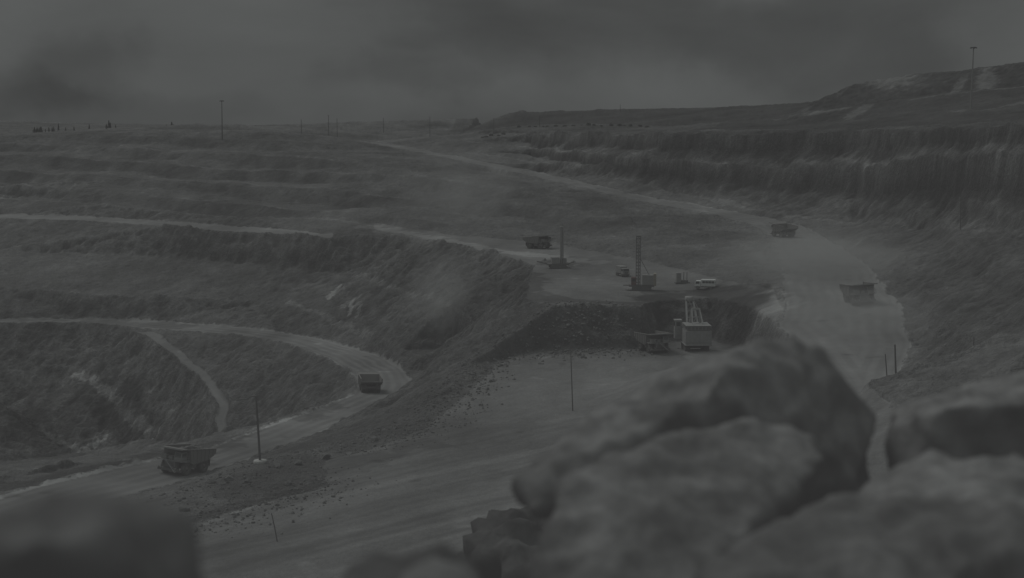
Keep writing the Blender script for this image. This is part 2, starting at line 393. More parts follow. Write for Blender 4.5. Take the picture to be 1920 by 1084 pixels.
rg = np.full(XX.shape, 99.0); rgl = [p[:2] for p in W(RG)]
mm = (YY < 440) & (np.abs(XX) < 130)
for (ax, ay), (bx, by) in zip(rgl, rgl[1:]):
    dx, dy = bx-ax, by-ay; t = np.clip(((XX[mm]-ax)*dx+(YY[mm]-ay)*dy)/(dx*dx+dy*dy), 0, 1)
    rg[mm] = np.minimum(rg[mm], np.hypot(XX[mm]-ax-t*dx, YY[mm]-ay-t*dy))
damp = 1 - .7*np.exp(-(rg/16)**2)
# gullies and rubble on slopes, ruts on roads
steep = sstep(.1, .6, SS)*(1-anyroad)*damp
for a in (haul, upper): steep *= np.where(a < 0, 1 - .7*np.exp(a/7), 1)
far = np.clip(YY/500, .5, 4)
Z0 = ZZ.copy()
ms = steep > .02
xs, y_s, zs, st_ = XX[ms], YY[ms], ZZ[ms], steep[ms]
bil = lambda s, v, k: 1 - 2*np.abs(perlin(xs/s, y_s/s, zs/v, k))
rib = bil(8.5, 11, 31); am = np.where((xs > 50) & (zs > -45), .55, 1.0)
ZZ[ms] += st_*(2.4*perlin2(xs/45, y_s/45, 29) + 2.2*perlin(xs/19, y_s/19, zs/15, 30) + am*1.6*(rib-.45) + am*.8*(bil(3.6, 3.0, 32)-.5) + .22*perlin(xs/1.6, y_s/1.6, zs/1.2, 33))
RIB = np.zeros(XX.shape); RIB[ms] = (rib-.5)*st_
off = (1-anyroad)*damp
ZZ += off*(.9*perlin2(XX/22, YY/22, 34) + .55*(1-.8*steep)*perlin2(XX/7, YY/7, 35) + (1-.75*steep)*(.35*perlin2(XX/2.6, YY/2.6, 36)*np.clip(far, 0, 1.5) + .16*perlin2(XX/1.1, YY/1.1, 37)))
ZZ += anyroad*(.10*perlin2(XX/9, YY/9, 38) + .035*perlin2(XX/2, YY/2, 39))
flo = road_w[5]
ZZ += flo*(.7*perlin2(XX/40, YY/18, 40) + .15*perlin2(XX/4, YY/4, 41))
# low safety berms along the haul roads
for a, s in ((haul, .7), (upper, .35), (left_road, .5)):
    ZZ += s*np.exp(-((a+.6)/1.0)**2)*(.6+.8*perlin2(XX/3, YY/3, 42))

# tone (albedo multiplier) -------------------------------------------
tone = np.ones(XX.shape)
stp = sstep(.14, .34, SS)
tone *= 1 + .30*perlin2(XX/70, YY/70, 50) + (1-stp)*(.22*perlin2(XX/19, YY/45, 51) + .14*perlin2(XX/6, YY/18, 54))
mk = (SS > .12) & (anyroad < .5)
XM, YM, ZM, SM = XX[mk], YY[mk], Z0[mk], stp[mk]
n1 = perlin(XM/8, YM/8, ZM/5, 55); n2 = 1-2*np.abs(perlin(XM/4, YM/4, ZM/2.6, 56)); n3 = perlin(XM/1.7, YM/1.7, ZM/1.1, 59)
tone[mk] *= 1 + SM*(.30*np.clip(n1, -.7, .8) + .22*(n2-.45) + .14*n3) + (1-SM)*.2*perlin(XM/9, YM/26, ZM/7, 62)
del n1, n2, n3, XM, YM, ZM, SM
# sparse bright scars and dark hollows
sc_ = perlin2(XX/12+3, YY/14, 57)*.6 + perlin2(XX/4, YY/4.5, 58)*.5
tone *= 1 + .35*sstep(.42, .7, sc_) - .35*sstep(.42, .7, -sc_)
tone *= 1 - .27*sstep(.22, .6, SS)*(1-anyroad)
tone *= (1 - .34*face*(1+.9*perlin2(XX/14, YY/30, 52)))*(1 + .16*ledge*(1+1.5*perlin2(XX/20, YY/20, 53)))  # shading in the tone: terrace faces darkened, ledge edges lightened
def boxb(A, r, c):
    for ax, k in ((0, r), (1, c)):
        S_ = np.cumsum(np.concatenate([np.zeros_like(A.take([0], ax)), A], ax), ax); n_ = A.shape[ax]
        i0 = np.clip(np.arange(n_)-k, 0, n_); i1 = np.clip(np.arange(n_)+k+1, 0, n_)
        cnt = (i1-i0).reshape([-1, 1] if ax == 0 else [1, -1]); A = (S_.take(i1, ax)-S_.take(i0, ax))/cnt
    return A
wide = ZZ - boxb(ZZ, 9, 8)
tone *= 1 + np.clip(wide*.11, -.25, .2)*(1-anyroad)*sstep(.1, .4, SS)  # crease shade painted into the tone: hollows darker, ridges paler
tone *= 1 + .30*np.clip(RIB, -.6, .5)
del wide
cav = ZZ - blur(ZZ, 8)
tone *= 1 + np.clip(cav*.22, -.22, .22)*(1-anyroad)*(1-.6*steep)  # finer crease shading in the tone, from local height
def blob(px, py, v, r, amt, ry=None, rot=0, ragged=.5):
    """patch of paler or darker ground around a surveyed point (r metres)"""
    global tone
    x, y, _ = P(px, py, v); ry = ry or r
    dx = XX-x; dy = YY-y; c, s = math.cos(rot), math.sin(rot)
    m = (np.abs(dx) < 3*max(r, ry)) & (np.abs(dy) < 3*max(r, ry))
    q = np.sqrt(((dx[m]*c+dy[m]*s)/r)**2 + ((-dx[m]*s+dy[m]*c)/ry)**2)
    q = q + ragged*perlin2(XX[m]/(r*.4), YY[m]/(r*.4), 60) + ragged*.5*perlin2(XX[m]/(r*.13), YY[m]/(r*.13), 61)
    tone[m] *= 1 + amt*(1-sstep(.55, 1.15, q))
def streak(line, w, amt, seed=70, edge=.35):
    """irregular pale or dark band following surveyed points"""
    global tone
    pl = W(line); best = np.full(XX.shape, 1e3)
    a = np.array([p[:2] for p in pl]); lo = a.min(0)-w*5; hi = a.max(0)+w*5
    m = (XX > lo[0]) & (XX < hi[0]) & (YY > lo[1]) & (YY < hi[1])
    X = XX[m]; Y = YY[m]; b = np.full(X.shape, 1e3)
    for (ax, ay), (bx, by) in zip(a, a[1:]):
        dx, dy = bx-ax, by-ay; t = np.clip(((X-ax)*dx+(Y-ay)*dy)/(dx*dx+dy*dy), 0, 1)
        b = np.minimum(b, np.hypot(X-ax-t*dx, Y-ay-t*dy))
    q = b/w + .8*perlin2(X/(w*1.3), Y/(w*1.3), seed) + .4*perlin2(X/(w*.4), Y/(w*.4), seed+1)
    tone[m] *= 1 + amt*(1-sstep(edge, 1.0, q))
# pale limestone outcrops
for b in [(630,565,-82,5,1.0),(652,588,-84,5,1.1),(668,598,-85,3,1.0),(20,735,-120,6,.8),(188,825,-138,4,.8),(325,805,-130,4,.8),(200,740,-122,9,.2),
          (1280,470,-51,14,.22),(1340,490,-50,12,.18),(1240,465,-51,10,.15),(60,700,-118,8,.15),(290,745,-120,3,.5),
          (160,590,-95,16,.15),(920,420,-50,12,.2),(340,290,-22,30,.28),(440,262,-12,25,.22),(120,330,-36,40,.1),(240,560,-85,20,-.12),(1050,640,-64,16,-.12)]:
    blob(*b)
for b in [(80,640,-106,12,-.25),(240,670,-108,12,-.2),(330,700,-112,9,-.2),(230,760,-125,14,-.35),(60,790,-134,14,-.35),(520,700,-100,16,-.15),(560,520,-75,16,-.15),(440,520,-77,20,-.15)]: blob(*b)
streak([(142,703,-117.6),(200,738,-122.5),(250,783,-127.5),(280,812,-132)], 2.2, 1.3, 110, .5)
streak([(70,810,-137),(105,825,-139),(145,850,-142)], 2.4, 1.2, 112, .5)
streak([(196,812,-135),(186,838,-141),(160,848,-142)], 1.6, 1.4, 114, .6)
streak([(296,735,-113),(286,752,-116)], .8, 1.3, 116, .6)
streak([(635,548,-79),(617,572,-83)], 1.3, 1.3, 118, .6)
streak([(662,570,-80),(655,600,-84.5)], 1.0, 1.3, 120, .6)
streak([(676,575,-79),(668,606,-84.5)], 1.0, 1.1, 122, .6)
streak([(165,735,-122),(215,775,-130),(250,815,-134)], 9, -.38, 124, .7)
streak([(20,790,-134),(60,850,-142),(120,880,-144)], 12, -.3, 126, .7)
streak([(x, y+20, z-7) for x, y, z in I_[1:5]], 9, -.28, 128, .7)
streak([(655,512,-72),(760,546,-71),(840,573,-70)], 2.0, .5)
streak([(540,570,-84.2),(610,592,-84),(670,614,-84),(690,625,-84)], 2.0, .5)
streak([(690,424,-53),(780,440,-53),(860,455,-53),(930,470,-53),(1010,478,-53),(1120,492,-52.6)], 7, .5, 100, .6)
streak([(1240,548,-53.5),(1400,556,-52.5),(1470,570,-50)], 6, .4, 102, .6)
for l, a in ((M1, .25), (M2, .15), (M3, .15), (LRu, .15), (K1, .1), (W1, .35), (W2, .45), (W21b, -.1)): streak(l, 2.2, a)
# darker faces under the crests
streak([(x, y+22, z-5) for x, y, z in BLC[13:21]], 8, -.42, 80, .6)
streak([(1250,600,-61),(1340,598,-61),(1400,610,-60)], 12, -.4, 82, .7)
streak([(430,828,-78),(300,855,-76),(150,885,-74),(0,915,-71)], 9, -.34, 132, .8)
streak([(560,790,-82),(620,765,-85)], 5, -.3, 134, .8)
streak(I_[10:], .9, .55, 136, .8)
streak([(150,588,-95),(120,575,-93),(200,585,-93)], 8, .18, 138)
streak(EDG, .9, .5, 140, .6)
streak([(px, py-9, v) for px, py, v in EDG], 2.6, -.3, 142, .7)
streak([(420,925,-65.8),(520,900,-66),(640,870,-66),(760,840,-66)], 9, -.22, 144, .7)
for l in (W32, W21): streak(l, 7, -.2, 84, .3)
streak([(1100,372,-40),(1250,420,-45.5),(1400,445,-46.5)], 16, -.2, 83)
for b in [(1260,330,-30,30,-.3),(1450,350,-33,30,-.25),(1600,350,-30,26,-.18),(780,345,-33,30,-.2),(140,760,-125,16,-.3),(60,850,-142,22,-.25),(330,760,-118,14,-.15),(700,560,-75,18,-.18),(1370,600,-58,12,-.3)]:
    blob(*b)
# pale tailings streaks on the spoil heaps
for b in [(1668,160,1025,17,1.3,40,.2,.3),(1550,204,970,9,1.3,26,.5,.3),(1612,200,930,7,1.3,30,-.5,.3),(1850,143,950,8,1.4,40,-.3,.3),(1795,150,955,4,1.2,34,-.5,.3),(1585,172,1040,5,.9,16,-.5),(1500,212,1040,9,.7,14),(1890,198,760,16,.9,8),(1790,208,790,8,.8,8),
          (1345,288,-17,14,.4,14),(1480,285,-16,6,.4),(1560,282,-13,8,.4),(1625,287,-13,12,.32),(1690,278,-10,9,.4),(1780,262,-6,8,.5),(1840,268,-6,6,.35),(1460,225,1000,7,.4)]:
    blob(*b)
streak([(1720,182,935),(1830,170,905),(1940,158,880)], 6, .8, 90)
streak([(1330,241,1250),(1500,236,1000)], 9, .2, 92)
# wheel tracks along the roads and dust thrown to the verges
lat = haul
for a, k in ((haul, 1.0), (upper, .7)):
    w_ = sstep(0, 1.5, a)
    tone *= 1 - w_*k*.24*sstep(.1, .8, np.sin(a*1.75+.6*perlin2(XX/25, YY/25, 99))*.5+.5)*(.7+.9*perlin2(XX/22, YY/22, 95)).clip(0, 1.3)
    tone *= 1 + .10*w_*perlin2(XX/7, YY/7, 94)
    tone *= np.where(a <= 0, 1 + (.12 if k == 1.0 else .30)*np.exp(a/(5 if k == 1.0 else 9))*(1+perlin2(XX/6, YY/6, 96)), 1)
    tone *= 1 + (.24 if k == 1.0 else .06)*np.exp(-((a-.5)/.6)**2)*(1+perlin2(XX/9, YY/9, 93))
dust_haze = P(1550, 590, -50)
tone *= 1 + .12*np.exp(-(((XX-dust_haze[0])/45)**2 + ((YY-dust_haze[1])/110)**2))  # settled dust and air haze over the junction, both paled into the ground colour
# vehicle tracks on the quarry floor
ang = .78; q = (YY*math.cos(ang) - XX*math.sin(ang))
trk = perlin2(q/1.6, XX/40, 97)*.6 + perlin2(q/5, XX/80, 98)
tone *= 1 + flo*.34*trk*sstep(330, 270, YY) if False else 1 + flo*(.10+.24*(1-sstep(270, 340, YY)))*trk
fb = road_w[5]*sstep(0, 1, 1-np.clip(np.hypot((XX-15)/75, (YY-350)/55), 0, 1)); tone *= 1+.14*fb
tone = np.where((ZZ > -5.5) & (XX > -70) & (YY > 380), tone*.74, tone)
tone = np.where(ramp > -1, tone*.82, tone)
tone = np.clip(tone, .3, 2.4)

# ------------------------------------------------------------------ split into named ground pieces
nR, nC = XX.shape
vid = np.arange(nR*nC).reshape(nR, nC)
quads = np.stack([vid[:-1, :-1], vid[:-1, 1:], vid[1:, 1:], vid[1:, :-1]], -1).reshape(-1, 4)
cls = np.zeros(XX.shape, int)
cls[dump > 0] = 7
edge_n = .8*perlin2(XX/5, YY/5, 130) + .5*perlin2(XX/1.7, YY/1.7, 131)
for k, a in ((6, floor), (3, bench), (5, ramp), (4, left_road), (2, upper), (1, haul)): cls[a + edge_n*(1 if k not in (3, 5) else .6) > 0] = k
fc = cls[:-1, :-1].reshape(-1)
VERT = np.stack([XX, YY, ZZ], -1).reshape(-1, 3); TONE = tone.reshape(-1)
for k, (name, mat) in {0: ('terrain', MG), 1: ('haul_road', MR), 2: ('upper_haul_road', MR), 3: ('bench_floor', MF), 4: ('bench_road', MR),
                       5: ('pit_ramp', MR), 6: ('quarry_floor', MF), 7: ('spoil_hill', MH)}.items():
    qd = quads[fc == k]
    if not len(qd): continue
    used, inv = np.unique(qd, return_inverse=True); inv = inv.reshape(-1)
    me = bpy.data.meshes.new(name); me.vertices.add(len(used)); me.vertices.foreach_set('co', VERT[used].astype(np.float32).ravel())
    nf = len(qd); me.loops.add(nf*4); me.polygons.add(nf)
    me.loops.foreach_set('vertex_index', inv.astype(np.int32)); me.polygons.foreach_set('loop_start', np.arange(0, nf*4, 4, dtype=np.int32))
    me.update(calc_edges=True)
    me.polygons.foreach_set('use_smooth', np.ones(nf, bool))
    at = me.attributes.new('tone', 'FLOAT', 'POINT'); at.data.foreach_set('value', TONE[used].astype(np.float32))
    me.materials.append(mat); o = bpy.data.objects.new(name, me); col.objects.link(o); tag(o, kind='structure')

def height(x, y):
    i = int(np.clip(np.searchsorted(ys, y)-1, 0, nR-2)); u = x/(y*.985+8); j = int(np.clip(np.searchsorted(us, u)-1, 0, nC-2))
    fy = (y-ys[i])/(ys[i+1]-ys[i]); fu = (u-us[j])/(us[j+1]-us[j])
    return float((ZZ[i, j]*(1-fu)+ZZ[i, j+1]*fu)*(1-fy) + (ZZ[i+1, j]*(1-fu)+ZZ[i+1, j+1]*fu)*fy)
def on(px, py, v):
    """a surveyed point dropped onto the finished ground"""
    x, y, _ = P(px, py, v); return (x, y, height(x, y))

# near slope below the viewpoint -------------------------------------
def near_slope():
    ny, nx = 260, 260
    yy = np.concatenate([np.linspace(-14, 6, 80), np.geomspace(6.2, 90, 180)]); uu = np.linspace(-1, 1, nx)
    Y, U = np.meshgrid(yy, uu, indexing='ij'); X = U*(14 + np.clip(Y, 0, 99)*.95)
    Z = np.where(Y < 3.4, -1.75, 0) + np.where(Y >= 3.4, -1.75 - (Y-3.4)*.78, 0)
    bump_ = 2.9*np.exp(-((X+.1)/2.1)**2 - ((Y-20.5)/5.5)**2); Z = Z + bump_*1.0
    Z = np.maximum(Z, -63.5)
    Z = Z + .12*perlin2(X*.9, Y*.9, 120) + .3*perlin2(X/4, Y/4, 121)*np.clip((Y-3)/4, 0, 2) + .25*perlin2(X/1.3, Y/1.3, 122)*np.clip((Y-5)/5, 0, 1)
    v = np.stack([X, Y, Z], -1).reshape(-1, 3); idx = np.arange(ny*nx).reshape(ny, nx)
    q = np.stack([idx[:-1, :-1], idx[:-1, 1:], idx[1:, 1:], idx[1:, :-1]], -1).reshape(-1, 4)
    me = bpy.data.meshes.new('near_slope'); me.from_pydata(v.tolist(), [], q.tolist()); me.update()
    me.polygons.foreach_set('use_smooth', [True]*len(me.polygons))
    at = me.attributes.new('tone', 'FLOAT', 'POINT'); at.data.foreach_set('value', np.full(len(v), .55, np.float32))
    me.materials.append(MG); o = bpy.data.objects.new('near_slope', me); col.objects.link(o); tag(o, kind='structure')
near_slope()

# ------------------------------------------------------------------ foreground boulders
def rock_mat(name, albedo, sc=6):
    m, nt, b = nodes_of(name); N = nt.nodes.new; L = nt.links.new
    tc = N('ShaderNodeTexCoord')
    def nz(s, d=8, r=.6):
        n = N('ShaderNodeTexNoise'); n.inputs['Scale'].default_value = s; n.inputs['Detail'].default_value = d; n.inputs['Roughness'].default_value = r
        L(tc.outputs['Object'], n.inputs['Vector']); return n.outputs['Fac']
    a = nz(sc); c = nz(sc*4)
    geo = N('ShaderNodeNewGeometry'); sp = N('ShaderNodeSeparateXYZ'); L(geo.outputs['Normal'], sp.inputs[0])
    up = N('ShaderNodeMapRange'); up.inputs[1].default_value = -.1; up.inputs[2].default_value = .9; up.inputs[3].default_value = .5; up.inputs[4].default_value = 1.3  # top light put into the colour: upward faces lighter, side and under faces darker
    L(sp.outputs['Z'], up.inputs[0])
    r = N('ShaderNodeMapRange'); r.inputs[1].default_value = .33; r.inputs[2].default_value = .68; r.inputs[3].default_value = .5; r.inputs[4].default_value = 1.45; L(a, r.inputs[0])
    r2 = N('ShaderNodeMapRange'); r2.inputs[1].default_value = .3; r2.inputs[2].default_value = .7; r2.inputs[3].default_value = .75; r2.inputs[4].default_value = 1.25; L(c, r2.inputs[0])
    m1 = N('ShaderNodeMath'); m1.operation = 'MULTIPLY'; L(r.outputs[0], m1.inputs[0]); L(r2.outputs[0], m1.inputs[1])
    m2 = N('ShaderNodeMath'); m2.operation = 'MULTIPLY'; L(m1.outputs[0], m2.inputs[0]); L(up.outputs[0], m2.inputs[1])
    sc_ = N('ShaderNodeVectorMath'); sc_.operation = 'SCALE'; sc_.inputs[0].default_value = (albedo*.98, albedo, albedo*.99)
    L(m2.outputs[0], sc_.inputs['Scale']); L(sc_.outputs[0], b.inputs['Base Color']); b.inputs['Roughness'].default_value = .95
    b.inputs['Specular IOR Level'].default_value = .1
    bp = N('ShaderNodeBump'); bp.inputs['Strength'].default_value = .5; bp.inputs['Distance'].default_value = .02; L(c, bp.inputs['Height']); L(bp.outputs[0], b.inputs['Normal'])
    return m
def boulder(name, hulls, mat, label, amp=.03, voxel=.014, seed=1, group=None, sc=1, nb=6):
    """union of rough convex blocks, given by surveyed points (px, py, distance), weathered with noise"""
    bm = bmesh.new()
    r_ = random.Random(seed); blocks = [[Vector(P(*p)) for p in h] for h in hulls]
    E = Matrix.Rotation(.6, 3, 'Y') @ Matrix.Rotation(r_.uniform(-.3, .5), 3, 'Z')     # bedding rises to the right
    for h in list(blocks):
        ctr = sum(h, Vector())/len(h); ext = max((p-ctr).length for p in h)
        tb = bmesh.new(); hv = [tb.verts.new(p) for p in h]; bmesh.ops.convex_hull(tb, input=hv); tb.normal_update()
        pl = [((f.normal if (f.calc_center_median()-ctr).dot(f.normal) > 0 else -f.normal).copy(), f.calc_center_median().copy()) for f in tb.faces]; tb.free()
        dist = ctr.length; sz = dist/2.6; got = 0
        for k in range(900):
            w = r_.choice(h); c0 = ctr.lerp(w, r_.uniform(.4, .97)); c0 = c0.lerp(r_.choice(h), r_.uniform(0, .5))
            if c0.z < ctr.z - ext*.3: continue
            hx, hy, hz = sz*r_.uniform(.08, .24), sz*r_.uniform(.06, .15), sz*r_.uniform(.03, .085)
            Q = E @ Matrix.Rotation(r_.gauss(0, .3), 3, 'X') @ Matrix.Rotation(r_.gauss(0, .3), 3, 'Y')
            bl = [c0 + Q @ Vector((a_*hx*r_.uniform(.6, 1.1), b_*hy*r_.uniform(.6, 1.1), c_*hz*r_.uniform(.7, 1.1))) for a_ in (-1, 1) for b_ in (-1, 1) for c_ in (-1, 1)]
            out_ = max((q_-p0).dot(n0) for q_ in bl for n0, p0 in pl)
            if .006*sz < out_ < .028*sz: blocks.append(bl); got += 1
            if got >= nb: break
    for h in blocks:
        vs = [bm.verts.new(p) for p in h]
        r = bmesh.ops.convex_hull(bm, input=vs)
        bad_ = [g for g in r['geom_interior']+r['geom_unused'] if isinstance(g, bmesh.types.BMVert) and g.is_valid]
        bmesh.ops.delete(bm, geom=list(set(bad_)), context='VERTS')
    me = bpy.data.meshes.new(name); bm.to_mesh(me); bm.free()
    o = bpy.data.objects.new(name, me); col.objects.link(o)
    rm = o.modifiers.new('r', 'REMESH'); rm.mode = 'VOXEL'; rm.voxel_size = voxel; rm.use_smooth_shade = True
    sm = o.modifiers.new('s', 'SMOOTH'); sm.iterations = 1
    dg = bpy.context.evaluated_depsgraph_get(); me2 = bpy.data.meshes.new_from_object(o.evaluated_get(dg)); o.modifiers.clear(); o.data = me2; me2.name = name
    n = len(me2.vertices); c = np.empty(n*3); me2.vertices.foreach_get('co', c); c = c.reshape(-1, 3)
    nn = np.empty(n*3); me2.vertices.foreach_get('normal', nn); nn = nn.reshape(-1, 3)
    x, y, z = (c*sc).T
    lay = (x*.55 + z*.75 - y*.3)*11 + 1.2*perlin(x*3, y*3, z*3, seed+5)
    d = amp*(.55*(np.abs((lay % 1)-.5)*2-.5)*(1+perlin(x*5, y*5, z*5, seed+6)) + .75*perlin(x*2.6, y*2.6, z*2.6, seed) + .9*(1-2*np.abs(perlin(x*9, y*9, z*9, seed+1))-.4) + .35*perlin(x*22, y*22, z*22, seed+2) + .15*perlin(x*50, y*50, z*50, seed+3))
    c += nn*d[:, None]; ctr = c.mean(0); ctr[2] = c[:, 2].min()
    me2.vertices.foreach_set('co', (c-ctr).ravel()); me2.update(); me2.materials.clear(); me2.materials.append(mat); o.location = ctr
    me2.polygons.foreach_set('use_smooth', [True]*len(me2.polygons))
    return tag(o, label, 'boulder' if name == 'boulder' else 'rock ledge', group)
RK1 = rock_mat('dark_boulder_rock', .135); RK2 = rock_mat('pale_boulder_rock', .122); RK3 = rock_mat('very_dark_boulder_rock', .085); RK3L = rock_mat('ledge_rock', .055, 1.2)
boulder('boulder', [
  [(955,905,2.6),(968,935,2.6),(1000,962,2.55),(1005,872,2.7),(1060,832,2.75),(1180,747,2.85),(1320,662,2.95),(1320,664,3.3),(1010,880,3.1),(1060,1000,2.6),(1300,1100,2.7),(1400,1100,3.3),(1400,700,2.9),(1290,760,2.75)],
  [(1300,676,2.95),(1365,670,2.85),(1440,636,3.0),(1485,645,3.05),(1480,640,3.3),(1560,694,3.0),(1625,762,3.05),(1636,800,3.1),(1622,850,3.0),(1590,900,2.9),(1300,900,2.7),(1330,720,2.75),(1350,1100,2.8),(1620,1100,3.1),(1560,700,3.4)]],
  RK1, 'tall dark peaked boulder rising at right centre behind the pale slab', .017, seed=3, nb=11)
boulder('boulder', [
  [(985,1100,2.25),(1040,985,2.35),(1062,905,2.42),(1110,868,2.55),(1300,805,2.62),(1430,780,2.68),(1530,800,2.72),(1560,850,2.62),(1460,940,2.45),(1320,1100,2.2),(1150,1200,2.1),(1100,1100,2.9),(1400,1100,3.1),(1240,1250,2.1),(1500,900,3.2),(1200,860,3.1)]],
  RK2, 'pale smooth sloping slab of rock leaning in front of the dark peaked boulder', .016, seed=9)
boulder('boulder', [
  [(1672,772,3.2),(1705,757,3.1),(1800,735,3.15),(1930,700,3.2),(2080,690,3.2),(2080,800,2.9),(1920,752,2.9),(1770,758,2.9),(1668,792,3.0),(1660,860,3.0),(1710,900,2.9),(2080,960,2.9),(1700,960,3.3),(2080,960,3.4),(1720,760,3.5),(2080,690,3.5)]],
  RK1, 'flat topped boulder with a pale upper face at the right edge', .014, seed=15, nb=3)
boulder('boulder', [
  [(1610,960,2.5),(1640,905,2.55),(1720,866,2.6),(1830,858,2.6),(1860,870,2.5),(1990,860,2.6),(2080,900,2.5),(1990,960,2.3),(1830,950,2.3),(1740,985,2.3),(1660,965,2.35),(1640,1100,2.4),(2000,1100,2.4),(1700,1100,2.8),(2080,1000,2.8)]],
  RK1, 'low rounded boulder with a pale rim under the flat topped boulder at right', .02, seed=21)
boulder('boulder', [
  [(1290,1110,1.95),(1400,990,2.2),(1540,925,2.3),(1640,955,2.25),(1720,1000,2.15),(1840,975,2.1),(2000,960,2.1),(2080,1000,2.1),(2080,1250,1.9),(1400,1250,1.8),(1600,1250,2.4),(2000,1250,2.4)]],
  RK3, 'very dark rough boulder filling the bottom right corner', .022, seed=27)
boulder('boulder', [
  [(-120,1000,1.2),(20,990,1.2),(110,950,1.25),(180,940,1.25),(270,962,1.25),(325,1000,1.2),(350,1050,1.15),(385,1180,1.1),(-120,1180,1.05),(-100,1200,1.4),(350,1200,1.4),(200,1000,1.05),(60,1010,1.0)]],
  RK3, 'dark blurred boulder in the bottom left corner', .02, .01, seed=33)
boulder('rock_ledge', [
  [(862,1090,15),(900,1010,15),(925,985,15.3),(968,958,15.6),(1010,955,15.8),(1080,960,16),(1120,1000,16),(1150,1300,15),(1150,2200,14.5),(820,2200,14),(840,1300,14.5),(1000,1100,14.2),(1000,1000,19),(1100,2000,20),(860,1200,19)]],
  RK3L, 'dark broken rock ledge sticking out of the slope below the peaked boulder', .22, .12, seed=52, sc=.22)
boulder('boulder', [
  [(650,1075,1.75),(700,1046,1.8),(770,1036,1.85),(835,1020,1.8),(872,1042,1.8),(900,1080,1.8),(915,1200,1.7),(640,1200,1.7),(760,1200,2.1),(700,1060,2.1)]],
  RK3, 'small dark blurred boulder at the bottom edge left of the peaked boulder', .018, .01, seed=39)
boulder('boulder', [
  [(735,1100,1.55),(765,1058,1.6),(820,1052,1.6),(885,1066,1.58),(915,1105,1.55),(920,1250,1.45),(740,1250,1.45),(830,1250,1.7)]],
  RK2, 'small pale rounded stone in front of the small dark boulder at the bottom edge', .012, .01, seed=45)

# ------------------------------------------------------------------ rubble
def rock_shape(k, n=2):
    bm = bmesh.new(); bmesh.ops.create_icosphere(bm, subdivisions=n, radius=1)
    r = random.Random(k)
    pl = [(Vector((r.gauss(0,1), r.gauss(0,1), r.gauss(0,1))).normalized(), r.uniform(.5, .85)) for _ in range(9)]
    for v in bm.verts:
        for nrm, d in pl:
            e = v.co.dot(nrm)-d
            if e > 0: v.co -= nrm*e
        v.co *= r.uniform(.94, 1.04)
    V = np.array([v.co[:] for v in bm.verts]); F = [[q.index for q in f.verts] for f in bm.faces]; bm.free()
    return V, np.array(F)
SHAPES = [rock_shape(k, 1) for k in range(6)]
def scatter(name, polys, n, smin, smax, mat, seed):
    """loose stones too many to count, as one object"""
    r = random.Random(seed); V = []; F = []; base = 0; placed = 0
    while placed < n:
        poly = r.choice(polys); a = [r.random()**1.0 for _ in poly]; s = sum(a)
        i = r.randrange(len(poly)-1); t = r.random(); w = r.gauss(0, 1)
        (ax, ay, _), (bx, by, _) = poly[i], poly[i+1]
        x = ax+(bx-ax)*t + w*5.0; y = ay+(by-ay)*t + r.gauss(0, 1)*8.0
        z = height(x, y); sc = smin + (smax-smin)*r.random()**5
        sv, sf = r.choice(SHAPES); q = Matrix.Rotation(r.uniform(0, 6.28), 3, Vector((r.random(), r.random(), r.random()+.1)).normalized())
        v = (sv*np.array([sc, sc*r.uniform(.6, 1.2), sc*r.uniform(.5, .9)])) @ np.array(q) + np.array([x, y, z+sc*.2])
        V.append(v); F.append(sf+base); base += len(v); placed += 1
    V = np.concatenate(V); F = np.concatenate(F)
    me = bpy.data.meshes.new(name); me.from_pydata(V.tolist(), [], F.tolist()); me.update()
    at = me.attributes.new('tone', 'FLOAT', 'POINT'); at.data.foreach_set('value', np.repeat(rng.uniform(.85, 1.2, n), len(SHAPES[0][0])).astype(np.float32))
    me.materials.append(mat); o = bpy.data.objects.new(name, me); col.objects.link(o)
    return o
o = scatter('rubble', [W(RG)[3:10], W(CB)[2:6], W(EDG)[:4]], 4200, .08, .5, MB_, 5)
tag(o, 'loose broken stones spread along the berm beside the haul road', 'rubble', kind='stuff')
o = scatter('rubble', [W(RG)[:4], W(TOE)[:3], W(TOE)[:2]], 2600, .12, .8, MB_, 6)
tag(o, 'loose broken stones along the foot of the cliffs and ledges', 'rubble', kind='stuff')
for i, (px, py, v) in enumerate([(395,905,-66),(430,900,-66),(465,905,-66),(520,880,-66),(560,870,-66),(610,850,-66),(655,838,-66),(540,905,-65.7),(700,800,-64.5),(345,960,-65.5)]):
    x, y, z = on(px, py, v)
    sv, sf = rock_shape(100+i, 3); s = random.uniform(.7, 1.2)
    me = bpy.data.meshes.new('stone_block'); me.from_pydata((sv*np.array([s*1.2, s, s*.75])).tolist(), [], sf.tolist()); me.update(); me.materials.append(MB_)
    at = me.attributes.new('tone', 'FLOAT', 'POINT'); at.data.foreach_set('value', np.full(len(sv), 1.0, np.float32))
    o = bpy.data.objects.new('stone_block', me); col.objects.link(o); o.location = (x, y, z+.25*s); o.rotation_euler = (random.uniform(-.3,.3), random.uniform(-.3,.3), random.uniform(0,6))
    tag(o, 'rough grey stone block among the rubble on the berm by the haul road', 'stone', 'stone blocks on the berm')

